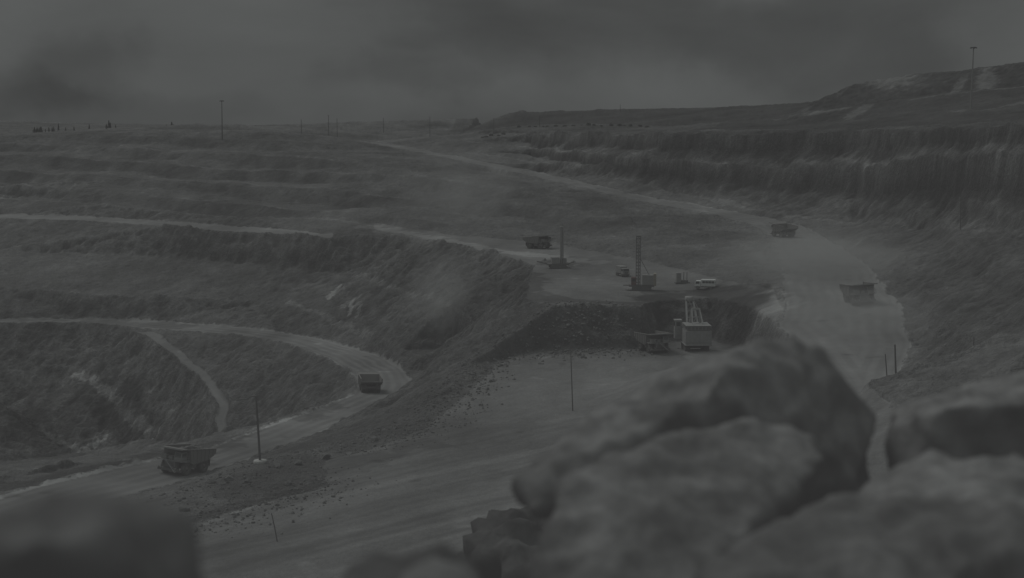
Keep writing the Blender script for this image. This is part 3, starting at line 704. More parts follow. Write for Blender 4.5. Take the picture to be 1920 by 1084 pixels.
# ------------------------------------------------------------------ mining haul truck (front = +x)
def make_truck():
    t = empty('dump_truck', (0,0,0))
    m = MB()
    for s in (-1, 1): m.box((-.2, s*1.0, 1.75), (9.6, .4, .7))
    m.box((4.9, 0, 1.15), (.5, 6.0, .55)); m.box((4.4, 0, 1.6), (.8, 3.4, .9)); m.box((-2.9, 0, 1.45), (1.2, 3.6, .9)); m.box((2.4, 0, 1.45), (.5, 4.4, .5))
    m.box((-4.9, 0, 1.9), (.4, 2.6, .6))
    m.build('chassis', M['dark'], t)
    m = MB()
    m.box((3.9, 0, 3.12), (2.9, 6.4, .14)); m.box((2.3, 0, 3.12), (.5, 5.8, .12))
    for s in (-1, 1): m.prism([(1.3, 2.95), (1.9, 3.12), (3.3, 3.12), (4.3, 2.98), (4.3, 2.86), (1.3, 2.8)], s*2.0, s*3.2)
    m.build('deck', M['mid'], t)
    m = MB().prism([(3.6, 1.7), (5.15, 1.7), (5.25, 3.05), (3.6, 3.05)], -1.25, 1.25); m.build('engine_housing', M['pale'], t, .05)
    m = MB()
    for k in range(9): m.box((5.27, 0, 1.85+k*.13), (.06, 2.1, .05))
    for s in (-1, 1): m.box((5.27, s*1.08, 2.35), (.08, .08, 1.25))
    m.build('radiator_grille', M['dark'], t)
    c = MB().prism([(3.0, 3.19), (5.0, 3.19), (5.05, 3.95), (4.75, 4.95), (3.0, 4.95)], .95, 2.75).build('cab', M['pale'], t, .05)
    w = MB(); w.add([(5.07, 1.1, 3.98), (5.07, 2.6, 3.98), (4.8, 2.6, 4.82), (4.8, 1.1, 4.82)], [(0,1,2,3)])
    for y in (.94, 2.76): w.add([(3.2, y, 3.95), (4.85, y, 3.95), (4.68, y, 4.75), (3.2, y, 4.75)], [(0,1,2,3)])
    w.build('window', M['glass'], c)
    m = MB().box((4.0, -1.9, 3.75), (1.6, 1.4, 1.1)).box((4.0, -.3, 3.55), (1.2, 1.0, .7)); m.build('equipment_box', M['mid'], t, .04)
    m = MB()
    for s in (-1, 1):
        m.bar((5.3, s*3.15, 3.2), (5.3, s*3.15, 4.2), .06); m.bar((2.9, s*3.15, 3.2), (2.9, s*3.15, 4.2), .06)
        for z in (3.7, 4.2): m.bar((5.3, s*3.15, z), (2.9, s*3.15, z), .05)
    for z in (3.7, 4.2): m.bar((5.3, -3.15, z), (5.3, 3.15, z), .05)
    m.build('guard_rail', M['pale'], t)
    m = MB()
    for s in (-1, 1):
        m.bar((5.75+s*.28, 2.1, .85), (5.6+s*.28, -.5, 3.15), .09, .16)
    for k in range(9): m.box((5.72-k*.015, 2.0-k*.29, .98+k*.26), (.6, .3, .05))
    m.build('ladder', M['pale'], t)
    for s in (-1, 1):
        for yy in (1.55, 2.75): MB().lathe([(0, .06), (.17, .05), (.2, 0)], (5.2, s*yy, 1.5), 'Y').build('headlight', M['lamp'], t).rotation_euler = (0, 0, 0)
    # fuel tanks
    for s in (-1, 1): MB().box((.2, s*2.0, 1.7), (1.9, 1.0, 1.1)).build('tank', M['mid'], t, .1)
    def wheel(x, y, w, side):
        wo = MB(); R = 1.42; h = w/2
        wo.lathe([(.72, -h), (1.1, -h*1.02), (1.3, -h*.92), (R, -h*.7), (R, h*.7), (1.3, h*.92), (1.1, h*1.02), (.72, h)], (0,0,0), 'Y', 28)
        for k in range(24):
            a = 2*PI*k/24; q = Matrix.Rotation(-a, 3, 'Y')
            for s in (-1, 1): wo.box(q @ Vector((R+.02, s*h*.38, 0)), (.09, h*.55, .13), q @ Matrix.Rotation(s*.35, 3, 'X'))
        ty = empty('wheel', (x, y, R), 0); ty.parent = t
        wo.build('tyre', M['rubber'], ty)
        r = MB().lathe([(.74, -h*.8), (.6, -h*.5*side), (.6, h*.4*side), (.3, h*.45*side), (.28, h*.8*side), (0, h*.82*side)], (0,0,0), 'Y', 20)
        r.lathe([(.74, h*.8), (.6, h*.5)], (0,0,0), 'Y', 20); r.build('rim', M['rim'], ty)
    for s in (-1, 1):
        wheel(2.85, s*2.55, .95, s)
        wheel(-2.95, s*1.62, .85, s); wheel(-2.95, s*2.72, .85, s)
    # dump body
    m = MB(); yw = 3.35
    fl = [(-5.9, 3.75), (-3.8, 2.75), (1.75, 2.25), (2.35, 2.6)]; fi = [(-5.9, 3.95), (-3.8, 2.95), (1.7, 2.45), (2.2, 2.75)]
    m.prism(fl + fi[::-1], -yw, yw)
    m.prism([(2.35, 2.6), (2.75, 5.35), (2.6, 5.35), (2.2, 2.75)], -yw, yw)
    m.prism([(2.6, 5.3), (5.75, 5.65), (5.75, 5.78), (2.6, 5.45)], -yw, yw)
    for s in (-1, 1):
        y0, y1 = sorted((s*yw, s*(yw+.16)))
        m.prism([(-5.9, 3.72), (-3.8, 2.72), (1.75, 2.22), (2.38, 2.55), (2.78, 5.42), (-5.9, 4.75)], y0, y1)
        y0, y1 = sorted((s*(yw-.02), s*(yw+.3)))
        m.prism([(-5.95, 4.72), (2.8, 5.4), (2.8, 5.6), (-5.95, 4.92)], y0, y1)
        for k in range(6):
            x = -5.0 + k*1.35; zt = 4.75+(x+5.9)*.077; zb = 3.35 if x < -4.2 else 2.7-(x+3.8)*.09
            m.box((x, s*(yw+.24), (zt+zb)/2), (.28, .2, zt-zb))
        y0, y1 = sorted((s*yw, s*(yw+.14))); m.prism([(2.7, 5.3), (5.8, 5.62), (5.8, 5.85), (2.7, 5.6)], y0, y1)
    for k in range(6): m.box((-3.4+k*.95, 0, 2.55-k*.085), (.25, 2*yw, .28))
    for y in (-2, -.7, .7, 2): m.bar((2.9, y, 5.38), (5.6, y, 5.66), .14)
    for y in (-3.35, 3.35): m.box((-5.98, y, 4.35), (.25, .35, 1.2))
    m.box((-5.95, 0, 3.8), (.25, 2*yw, .3))
    m.build('dump_body', M['body'], t, .03)
    for s in (-1, 1):
        MB().tube([(.6, s*.75, 1.9), (-1.0, s*.75, 2.4)], .16).build('hoist_cylinder', M['pale'], t)
        MB().bar((-4.9, s*2.2, 3.1), (-4.3, s*1.1, 1.7), .2).build('rear_strut', M['pale'], t)
    MB().prism([(5.72, 5.6), (5.9, 5.62), (5.9, 5.92), (5.72, 5.9)], -3.5, 3.5).build('canopy_lip', M['pale'], t)
    for s in (-1, 1): MB().box((-4.75, s*2.2, 1.9), (.06, 1.7, 1.4)).build('mudflap', M['rubber'], t)
    return t
GT = 'mining dump trucks working in the pit'
truck_specs = [ # px, py, v, yaw, label
 (345, 889, -73, math.radians(-114), 'loaded dump truck driving down the near haul road past the leaning lamp pole'),
 (693, 733, -87, math.radians(102), 'dump truck seen from behind in the hairpin bend of the haul road'),
 (1010, 466, -53, math.radians(-38), 'empty dump truck on the upper bench left of the twin column drill rig'),
 (1468, 444, -46.3, math.radians(112), 'distant dump truck going away up the upper haul road'),
 (1225, 659, -65, math.radians(-72), 'dump truck parked beside the pale mining shovel for loading'),
 (1611, 572, -49, math.radians(-86), 'dump truck driving towards the camera through the dusty junction at right'),
 (-16, 402, -56.8, math.radians(20), 'small dump truck cut by the left edge on the bench road')]
proto = make_truck(); T1 = None
def seat(o, x, y, yaw, L=4, Wd=2.6):
    """stand a vehicle on the sloping ground"""
    f = Vector((math.cos(yaw), math.sin(yaw))); s = Vector((-f.y, f.x))
    hf = height(x+f.x*L, y+f.y*L); hb = height(x-f.x*L, y-f.y*L); hl = height(x+s.x*Wd, y+s.y*Wd); hr = height(x-s.x*Wd, y-s.y*Wd)
    X = Vector((f.x*2*L, f.y*2*L, hf-hb)).normalized(); Yv = Vector((s.x*2*Wd, s.y*2*Wd, hl-hr)); Z = X.cross(Yv).normalized(); Yv = Z.cross(X)
    R = Matrix((X, Yv, Z)).transposed(); o.rotation_euler = R.to_euler(); o.location = (x, y, (hf+hb+hl+hr)/4+.02)
trucks = []
for i, (px, py, v, yaw, lab) in enumerate(truck_specs):
    o = proto if i == 0 else copy_tree(proto)
    x, y, _ = P(px, py, v); seat(o, x, y, yaw); tag(o, lab, 'dump truck', GT); trucks.append(o)
# the load of the near truck
sv, sf = rock_shape(55, 4); sv = sv.copy()
sv *= np.array([3.9, 3.1, 1.5]); nz_ = perlin(sv[:,0]*1.1, sv[:,1]*1.1, sv[:,2]*1.1, 3); sv += nz_[:, None]*.35
me = bpy.data.meshes.new('rock_load'); me.from_pydata(sv.tolist(), [], sf.tolist()); me.materials.append(M['dark'])
ld = bpy.data.objects.new('rock_load', me); col.objects.link(ld)
bpy.context.view_layer.update()
ld.matrix_world = trucks[0].matrix_world @ Matrix.Translation((-1.3, 0, 4.3)) @ Matrix.Rotation(-.06, 4, 'Y')
tag(ld, 'dark heap of broken rock carried in the near loaded truck', 'rock load')

# ------------------------------------------------------------------ mining shovel (boom = +x)
def make_shovel():
    t = empty('mining_shovel', (0,0,0))
    for s in (-1, 1):
        m = MB().prism([(-4.2, .5), (-3.7, .1), (3.7, .1), (4.2, .5), (4.2, 1.1), (3.7, 1.5), (-3.7, 1.5), (-4.2, 1.1)], *sorted((s*2.1, s*3.5)))
        for k in range(14):
            x = -3.8+k*.58; m.box((x, s*2.8, .05), (.42, 1.5, .12)); m.box((x, s*2.8, 1.55), (.42, 1.5, .12))
        m.build('crawler_track', M['dark'], t)
    MB().lathe([(2.2, 1.3), (2.3, 1.9), (2.6, 2.1), (0, 2.12)], (0,0,0), 'Z').box((0,0,1.1), (4, 4.2, .8)).build('undercarriage', M['dark'], t)
    h = MB().box((-2.2, 0, 4.3), (8.2, 7.6, 4.0)); h.box((-2.2, 0, 2.2), (9.0, 8.0, .25)); h = h.build('machinery_house', M['pale'], t, .06)
    m = MB()
    for k in range(8): m.box((-6.35, -3.4+k*.97, 4.3), (.06, .06, 3.8))
    m.box((-6.36, 0, 3.0), (.1, 7.7, .12)); m.build('panel_rib', M['mid'], h)
    m = MB()
    m.box((-2.4, 0, 7.05), (7.2, 6.6, 1.3)); m.build('roof_house', M['mid'], t, .05)
    m = MB()
    for k in range(6): m.box((-6.04, -2.75+k*1.1, 7.1), (.06, .75, .85))
    for s in (-1, 1):
        for k in range(5): m.box((-5.2+k*1.3, s*3.33, 7.1), (.8, .06, .8))
    m.build('louvre', M['dark'], t)
    m = MB()
    for s in (-1, 1):
        for z in (6.9, 7.45): m.bar((-6.3, s*3.8, z), (1.9, s*3.8, z), .06)
        for k in range(8): m.bar((-6.3+k*1.17, s*3.8, 6.3), (-6.3+k*1.17, s*3.8, 7.45), .06)
    for z in (6.9, 7.45): m.bar((-6.3, -3.8, z), (-6.3, 3.8, z), .06)
    for k in range(9): m.bar((-6.3, -3.8+k*.95, 6.3), (-6.3, -3.8+k*.95, 7.45), .06)
    m.box((-2.4, 0, 7.8), (7.8, 7.4, .18))
    m.build('railing', M['pale'], t)
    c = MB().box((3.0, 4.7, 5.6), (2.6, 2.0, 5.4)).box((3.0, 4.7, 8.4), (2.9, 2.3, .2)).build('operator_cab', M['pale'], t, .05)
    w = MB().box((4.31, 4.7, 7.3), (.05, 1.7, 1.3)).box((3.0, 5.71, 7.3), (2.2, .05, 1.3)).box((1.69, 4.7, 7.3), (.05, 1.2, 1.2)); w.build('window', M['glass'], c)
    # A frame
    m = MB()
    for s in (-1, 1):
        m.bar((.5, s*1.6, 6.3), (-.2, s*1.1, 12.0), .5); m.bar((-4.5, s*1.6, 7.7), (-.2, s*1.1, 12.0), .35)
    m.bar((-.2, -1.3, 12.0), (-.2, 1.3, 12.0), .5); m.bar((.1, -1.4, 9.6), (.1, 1.4, 9.6), .3)
    m.build('gantry', M['pale'], t)
    # boom
    m = MB()
    for s in (-1, 1): m.bar((2.0, s*1.9, 3.0), (11.5, s*1.0, 13.2), .55, .8)
    for k in range(5):
        f = .18+k*.18; x = 2+9.5*f; z = 3+10.2*f; y = 1.9-.9*f; m.bar((x, -y, z), (x, y, z), .35)
    m.lathe([(.0, -1.2), (1.0, -1.2), (1.0, 1.2), (0, 1.2)], (11.7, 0, 13.4), 'Y', 20)
    m.build('boom', M['pale'], t)
    m = MB()
    for s in (-1, 1): MB().tube([(-.2, s*.8, 12.1), (11.7, s*.8, 14.3)], .07, 6).build('hoist_rope', M['dark'], t)
    for s in (-1, 1): MB().bar((3.5, s*.8, 8.6), (13.0, s*.8, 4.6), .4, .5).build('dipper_arm', M['mid'], t)
    b = MB().prism([(12.4, 2.6), (15.2, 3.0), (15.6, 3.4), (15.2, 5.6), (12.6, 5.8)], -1.7, 1.7)
    for k in range(5): b.box((15.7, -1.4+k*.7, 3.1), (.7, .3, .25))
    b.build('bucket', M['dark'], t, .08)
    return t
sh = make_shovel(); x, y, _ = P(1303, 655, -65); sh.location = (x, y, height(x, y)+.05); sh.rotation_euler.z = math.radians(92)
tag(sh, 'pale rope mining shovel digging at the foot of the dark bench face', 'mining shovel')

# ------------------------------------------------------------------ drill rigs
def make_rig(kind):
    t = empty('drill_rig', (0,0,0))
    for s in (-1, 1):
        m = MB().prism([(-3.2, .4), (-2.8, .05), (2.8, .05), (3.2, .4), (3.2, .8), (2.8, 1.15), (-2.8, 1.15), (-3.2, .8)], *sorted((s*1.4, s*2.3)))
        for k in range(10): m.box((-2.7+k*.6, s*1.85, 1.18), (.4, .95, .1))
        m.build('crawler_track', M['dark'], t)
    MB().box((0, 0, 1.45), (8.2, 3.6, .5)).build('platform', M['dark'], t)
    if kind == 0:
        hs = MB().box((-1.0, .2, 2.9), (3.0, 3.0, 2.4)).build('machinery_house', M['mid'], t, .05)
        MB().box((2.6, .9, 2.7), (1.6, 1.6, 2.0)).build('drill_cab', M['pale'], t, .05)
        m = MB()
        for s in (-1, 1):
            m.bar((1.2, s*.75, .4), (1.2, s*.75, 15.4), .42, .5)
            m.bar((2.0, s*.75, .6), (2.0, s*.75, 14.2), .16)
        for k in range(13): m.bar((2.0, -.75, 1.0+k*1.1), (2.0, .75, 1.0+k*1.1), .1); m.bar((1.2, -.75, 1.0+k*1.1), (2.0, -.75, 1.5+k*1.1), .08); m.bar((1.2, .75, 1.0+k*1.1), (2.0, .75, 1.5+k*1.1), .08)
        m.box((1.4, 0, 15.5), (1.2, 2.0, .4)); m.build('mast', M['mid'], t)
        MB().bar((-4, 0, 1.6), (-8.0, .3, 2.6), .35).build('outrigger', M['dark'], t); MB().bar((4, 0, 1.6), (6.2, -.4, 2.2), .35).build('outrigger', M['dark'], t)
        MB().tube([(1.6, 0, .2), (1.6, 0, 16.6)], .12).build('drill_rod', M['dark'], t)
    else:
        MB().box((2.0, 0, 3.4), (3.6, 3.2, 3.2)).build('machinery_house', M['mid'], t, .05)
        MB().box((4.3, 0, 3.5), (.9, 3.3, 4.0)).build('dust_collector', M['yellow'], t, .05)
        c = MB().box((-2.6, -.6, 3.0), (1.6, 2.0, 2.6)).build('drill_cab', M['red'], t, .05)
        MB().box((-2.6, -1.62, 3.4), (1.1, .05, .9)).box((-3.42, -.6, 3.4), (.05, 1.5, .9)).build('window', M['glass'], c)
        m = MB(); a = .55
        cs = [(-1.3-a, -a), (-1.3+a*1.4, -a), (-1.3+a*1.4, a), (-1.3-a, a)]
        for cx, cy in cs: m.bar((cx, cy, .6), (cx, cy, 17.6), .22)
        for k in range(15):
            z = 1.4+k*1.1
            for (p, q) in zip(cs, cs[1:]+cs[:1]):
                m.bar((*p, z), (*q, z), .1); m.bar((*p, z), (*q, z+1.1 if k < 14 else z+.9), .09)
        m.box((-1.1, 0, 17.7), (1.7, 1.4, .35)); m.build('mast', M['dark'], t)
        m = MB(); m.bar((2.4, 0, 5), (-.6, 0, 10.5), .25); m.build('mast_brace', M['mid'], t)
        MB().box((-5.0, 0, 1.6), (2.0, 3.4, .2)).build('walkway', M['dark'], t)
        MB().tube([(-1.1, 0, .2), (-1.1, 0, 15)], .13).build('drill_rod', M['pale'], t)
    return t
for kind, px, py, v, yaw, lab in ((0, 1046, 503, -53, 8, 'blasthole drill rig with a plain twin column mast on the bench near the cliff edge'),
                                  (1, 1203, 544, -53.2, -6, 'blasthole drill rig with a tall dark lattice mast and reddish cab')):
    o = make_rig(kind); x, y, z = on(px, py, v); o.location = (x, y, z+.05); o.rotation_euler.z = math.radians(yaw); tag(o, lab, 'drill rig')
o = scatter('spoil_pile', [[P(1015,497,-53), P(1085,500,-53)]], 10, .2, .5, MB_, 77); bpy.data.objects.remove(o)
def pile(px, py, v, rx, ry, h, lab, seed, mat=MB_):
    n = 60; x, y, z = on(px, py, v); g = np.linspace(-1, 1, n); gx, gy = np.meshgrid(g, g)
    r = np.hypot(gx, gy); Z = h*np.clip(1-r, 0, 1)**.8*(1+.5*perlin2(gx*3+seed, gy*3, 5)) + .25*perlin2(gx*9, gy*9, 6)*(r < 1) - .15
    V = np.stack([gx*rx, gy*ry, Z], -1).reshape(-1, 3); idx = np.arange(n*n).reshape(n, n)
    q = np.stack([idx[:-1,:-1], idx[:-1,1:], idx[1:,1:], idx[1:,:-1]], -1).reshape(-1, 4); rc = r[:-1,:-1].reshape(-1); q = q[rc < 1.02]
    me = bpy.data.meshes.new('spoil_pile'); me.from_pydata(V.tolist(), [], q.tolist()); me.update(); me.polygons.foreach_set('use_smooth', [True]*len(me.polygons))
    at = me.attributes.new('tone', 'FLOAT', 'POINT'); at.data.foreach_set('value', np.full(len(V), .95, np.float32)); me.materials.append(mat)
    o = bpy.data.objects.new('spoil_pile', me); col.objects.link(o); o.location = (x, y, z); return tag(o, lab, 'spoil pile')
pile(1024, 496, -53, 4.5, 4, 2.2, 'low pile of drill cuttings left of the twin column drill rig', 1)
pile(1072, 500, -53, 5.5, 4, 2.0, 'low pile of drill cuttings right of the twin column drill rig', 4)

# ------------------------------------------------------------------ service vehicles on the bench
def make_wheels(t, spots, R=.5, w=.35):
    for x, y in spots:
        e = empty('wheel', (x, y, R)); e.parent = t
        MB().lathe([(R*.55, -w/2), (R*.9, -w/2), (R, -w*.35), (R, w*.35), (R*.9, w/2), (R*.55, w/2)], (0,0,0), 'Y', 20).build('tyre', M['rubber'], e)
        MB().lathe([(R*.56, -w*.3), (0, -w*.25)], (0,0,0), 'Y', 16).lathe([(R*.56, w*.3), (0, w*.25)], (0,0,0), 'Y', 16).build('rim', M['rim'], e)
def crew_truck():
    t = empty('crew_truck', (0,0,0))
    MB().box((0, 0, .8), (6.6, 1.6, .3)).box((3.2, 0, .7), (.25, 2.3, .3)).build('chassis', M['dark'], t)
    b = MB().prism([(-3.4, 1.0), (1.3, 1.0), (1.3, 3.1), (1.1, 3.2), (-3.2, 3.2), (-3.4, 3.1)], -1.25, 1.25).build('passenger_body', M['white'], t, .06)
    w = MB()
    for s in (-1, 1):
        for k in range(4): w.box((-2.6+k*1.0, s*1.26, 2.4), (.85, .05, .65))
    w.box((-3.41, 0, 2.4), (.05, 1.4, .6)); w.build('window', M['glass'], b)
    c = MB().prism([(1.4, .9), (3.2, .9), (3.25, 1.9), (2.95, 2.75), (1.4, 2.75)], -1.2, 1.2).build('cab', M['white'], t, .08)
    w = MB(); w.add([(3.27, -1.05, 1.92), (3.27, 1.05, 1.92), (3.0, 1.0, 2.65), (3.0, -1.0, 2.65)], [(0,1,2,3)])
    for y in (-1.21, 1.21): w.add([(1.8, y, 1.85), (3.1, y, 1.85), (2.9, y, 2.6), (1.8, y, 2.6)], [(0,1,2,3)])
    w.build('window', M['glass'], c)
    for s in (-1, 1): MB().box((3.28, s*.85, 1.2), (.06, .35, .22)).build('headlight', M['lamp'], t)
    make_wheels(t, [(2.3, 1.1), (2.3, -1.1), (-1.9, 1.1), (-1.9, -1.1)], .55)
    return t
o = crew_truck(); x, y, z = on(1322, 543, -53.3); o.location = (x, y, z+.03); o.rotation_euler.z = math.radians(168); tag(o, 'white crew truck with a row of dark windows parked on the bench above the shovel', 'crew truck')
def tank_truck():
    t = empty('service_truck', (0,0,0))
    MB().box((0, 0, .85), (7, 1.6, .35)).box((3.5, 0, .75), (.3, 2.5, .35)).build('chassis', M['dark'], t)
    c = MB().prism([(1.6, .95), (3.5, .95), (3.55, 2.0), (3.3, 3.0), (1.6, 3.0)], -1.25, 1.25).build('cab', M['pale'], t, .08)
    w = MB(); w.add([(3.57, -1.1, 2.02), (3.57, 1.1, 2.02), (3.33, 1.05, 2.9), (3.33, -1.05, 2.9)], [(0,1,2,3)])
    for y in (-1.26, 1.26): w.add([(1.9, y, 2.0), (3.4, y, 2.0), (3.2, y, 2.85), (1.9, y, 2.85)], [(0,1,2,3)])
    w.build('window', M['glass'], c)
    MB().box((-1.0, 0, 2.3), (4.8, 2.6, 2.5)).build('cargo_box', M['mid'], t, .06)
    MB().box((3.58, 0, 1.5), (.05, 1.3, .6)).build('radiator_grille', M['dark'], t)
    for s in (-1, 1): MB().box((3.58, s*.95, 1.35), (.06, .3, .22)).build('headlight', M['lamp'], t)
    make_wheels(t, [(2.4, 1.1), (2.4, -1.1), (-1.4, 1.1), (-1.4, -1.1), (-2.7, 1.1), (-2.7, -1.1)], .58)
    return t
o = tank_truck(); x, y, z = on(1167, 518, -53); o.location = (x, y, z+.03); o.rotation_euler.z = math.radians(-72); tag(o, 'small grey service truck facing the camera between the two drill rigs', 'service truck')
t = empty('equipment_skid', on(1279, 534, -53.3), .15, 'small dark equipment skid with two pale upright posts left of the white crew truck', 'equipment skid')
MB().box((0, 0, .25), (5, 1.6, .3)).box((.8, 0, .7), (2.2, 1.4, .7)).build('skid', M['dark'], t)
MB().box((-1.3, 0, 2.0), (1.6, 1.4, 3.2)).build('cabinet', M['mid'], t, .04)
for xx in (.5, 1.6): MB().box((xx, 0, 2.2), (.3, .3, 3.4)).build('post', M['pale'], t)

# ------------------------------------------------------------------ poles and masts
def pole(base, top, r0, r1, name='utility_pole', label='', group=None, mat='wood', foot=False, lamp=False, cross=False):
    b = Vector(base); tp = Vector(top)-b
    t = empty(name, base, 0, label, 'pole' if 'pole' in name else 'mast', group)
    MB().tube([(0, 0, -.6), tp*.5, tp], [r0, (r0+r1)/2, r1], 10).build('shaft', M[mat], t)
    if foot:
        MB().lathe([(.2, .45), (1.25, .42), (1.35, .2), (1.3, -.3)], (0,0,0), 'Z', 20).lathe([(0, .46), (.4, .46)], (0,0,0), 'Z', 20).build('footing', M['concrete'], t)
    if lamp:
        m = MB().tube([tp*.995, tp+Vector((-1.0, 0, -.15)), tp+Vector((-1.9, 0, -.7)), tp+Vector((-3.0, 0, -.75))], .12, 8); m.build('lamp_arm', M['dark'], t)
        MB().box(tp+Vector((-3.3, 0, -.8)), (.9, .35, .2)).build('lamp_head', M['dark'], t)
    if cross:
        m = MB().bar(tp+Vector((-.9, 0, -.4)), tp+Vector((.9, 0, -.4)), .12)
        for xx in (-.8, 0, .8): m.tube([tp+Vector((xx, 0, -.35)), tp+Vector((xx, 0, -.1))], .06, 6)
        m.build('crossarm', M['dark'], t)
    return t
def pole_px(bx, by, v, tx, ty, r0=.13, r1=.08, **k):
    x, y, z = on(bx, by, v)
    a, b, c = ray(tx, ty); s = y/b
    return pole((x, y, z), (a*s, y, c*s), r0, r1, **k)
pole_px(488, 868, -65.6, 480, 742, .24, .18, name='lamp_pole', label='slightly leaning lamp pole in a round pale footing beside the near haul road', foot=True, lamp=True)
pole_px(1074, 768, -65, 1070, 655, .15, .1, label='lone thin pole standing on the quarry floor left of the peaked boulder')
pole_px(1667, 768, -53, 1660, 664, .14, .09, label='leaning thin pole, left of the pair beside the flat topped boulder')
pole_px(1681, 755, -53, 1678, 646, .22, .14, label='thicker pole with a small footing, right of the pair beside the flat topped boulder', foot=True)
pole_px(1824, 722, -48, 1826, 632, .13, .09, label='thin pole rising behind the flat topped boulder at the right edge')
pole_px(521, 1018, -64.6, 509, 962, .1, .07, label='short leaning stake on the dirt floor at the lower left')
pole_px(1801, 425, -33, 1802, 345, .12, .08, label='thin grey pole on the ledge of the right pit wall')
# thin masts along the rim: px base, py base, dist, py top
for px, yb, d, yt, lab in [(565,246,1300,224,'first thin pole from the left on the skyline'),(616,247,1280,216,'taller thin pole on the skyline at centre left'),(632,248,1280,222,'shorter thin pole right beside the taller skyline pole'),
                     (719,242,1500,221,'faint thin pole above the end of the upper haul road'),(806,247,1400,219,'thin pole on the far plateau behind the road'),(926,250,1300,221,'thin pole right of the scrub on the pit rim'),(1012,238,1300,216,'faint thin pole on the low dark mound of the far rim'),(1163,205,1700,196,'tiny mast on top of the long flat spoil heap')]:
    x, y, _ = P(px, (yb+yt)/2, d); z = height(x, y); _, _, ztop = P(px, yt, d)
    if ztop < z+4: ztop = z+8
    pole((x, y, z), (x, y, ztop), .28, .2, label=lab, group='thin poles along the skyline', cross=(px in (616, 806)))
def light_mast(px, py, d, ty, lab, head=1):
    x, y, _ = P(px, py, d); z = height(x, y); _, _, zt = P(px, ty, d); h = zt-z
    t = empty('light_mast', (x, y, z), 0, lab, 'light mast')
    MB().tube([(0,0,-1), (.2,0,h*.5), (.35,0,h)], [.55, .4, .25], 10).build('shaft', M['mid' if head == 1 else 'dark'], t)
    m = MB().lathe([(0, -.25), (1.5, -.2), (1.7, 0), (1.5, .25), (0, .3)], (.35, 0, h), 'Z', 16); m.build('head_frame', M['dark'], t)
    for k in range(6):
        a = k*PI/3; MB().box((.35+1.7*math.cos(a), 1.7*math.sin(a), h-.35), (.6, .6, .4)).build('lamp_head', M['dark'], t)
    return t
light_mast(1820, 208, 795, 89, 'tall slim light mast with a small round head on the spoil heap at right')
light_mast(416, 232, 1200, 189, 'dark light mast with a wide head standing on the left skyline', 2)

# ------------------------------------------------------------------ trees and scrub on the rim
def conifer():
    t = empty('conifer', (0,0,0)); MB().tube([(0,0,-.5), (0,0,6.5)], [.16, .04], 6).build('trunk', M['wood'], t)
    r = random.Random(4); m = MB()
    for k in range(330):
        z = .9+5.9*(k/330); R = (1-(z-.9)/6.1)**.8*1.35*r.uniform(.35, 1.1); a = r.uniform(0, 6.28); s = r.uniform(.22, .42)
        c = Vector((R*math.cos(a), R*math.sin(a), z - R*.25)); u = Vector((r.gauss(0,1), r.gauss(0,1), r.gauss(0,.5))).normalized()*s; w = Vector((r.gauss(0,1), r.gauss(0,1), r.gauss(0,1))).normalized()*s
        m.add([c-u, c+w, c+u, c-w], [(0,1,2,3)])
    m.build('crown', M['needle'], t); return t
cproto = conifer(); r = random.Random(12); first = True
for i in range(34):
    px = r.choice([r.uniform(58, 120), r.uniform(120, 215), r.uniform(60, 80), r.uniform(310, 335), r.uniform(180, 225)]); d = r.uniform(1480, 1560)
    x, y, _ = P(px, 236, d); o = cproto if first else copy_tree(cproto); first = False
    s = r.uniform(.4, 1.0); o.location = (x, y, height(x, y)-.2); o.scale = (s, s, s*r.uniform(.9, 1.3)); o.rotation_euler.z = r.uniform(0, 6)
    tag(o, 'small dark conifer standing on the left skyline', 'tree', 'small conifers on the left skyline')
def bush(k):
    r = random.Random(k); t = empty('bush', (0,0,0)); m = MB()
    for q in range(9): m.tube([(0,0,-.3), (r.gauss(0,.8), r.gauss(0,.8), r.uniform(1, 2.6))], [.06, .02], 5)
    m.build('stem', M['wood'], t); m = MB()
    for q in range(420):
        v = Vector((r.gauss(0,1), r.gauss(0,1), r.gauss(0,1))).normalized()*r.uniform(.3, 1)**.5; c = Vector((v.x*2.6, v.y*2.2, 1.5+v.z*1.4)); s = r.uniform(.18, .36)
        u = Vector((r.gauss(0,1), r.gauss(0,1), r.gauss(0,1))).normalized()*s; w = Vector((r.gauss(0,1), r.gauss(0,1), r.gauss(0,1))).normalized()*s
        m.add([c-u, c+w, c+u, c-w], [(0,1,2,3)])
    m.build('crown', M['leaf'], t); return t
bproto = bush(3)
for i, (px, d) in enumerate([(905,1270),(912,1265),(921,1275),(935,1262),(944,1270)] + [(975+k*14+r.uniform(-5,5), 1310-k*5) for k in range(18)]):
    x, y, _ = P(px, 238, d); o = bproto if i == 0 else copy_tree(bproto); s = r.uniform(.5, .95)
    o.location = (x, y, height(x, y)-.3); o.scale = (s, s, s*r.uniform(.7, 1.1)); o.rotation_euler.z = r.uniform(0, 6)
    tag(o, 'dark round bush on the far pit rim', 'bush', 'dark bushes on the far pit rim')

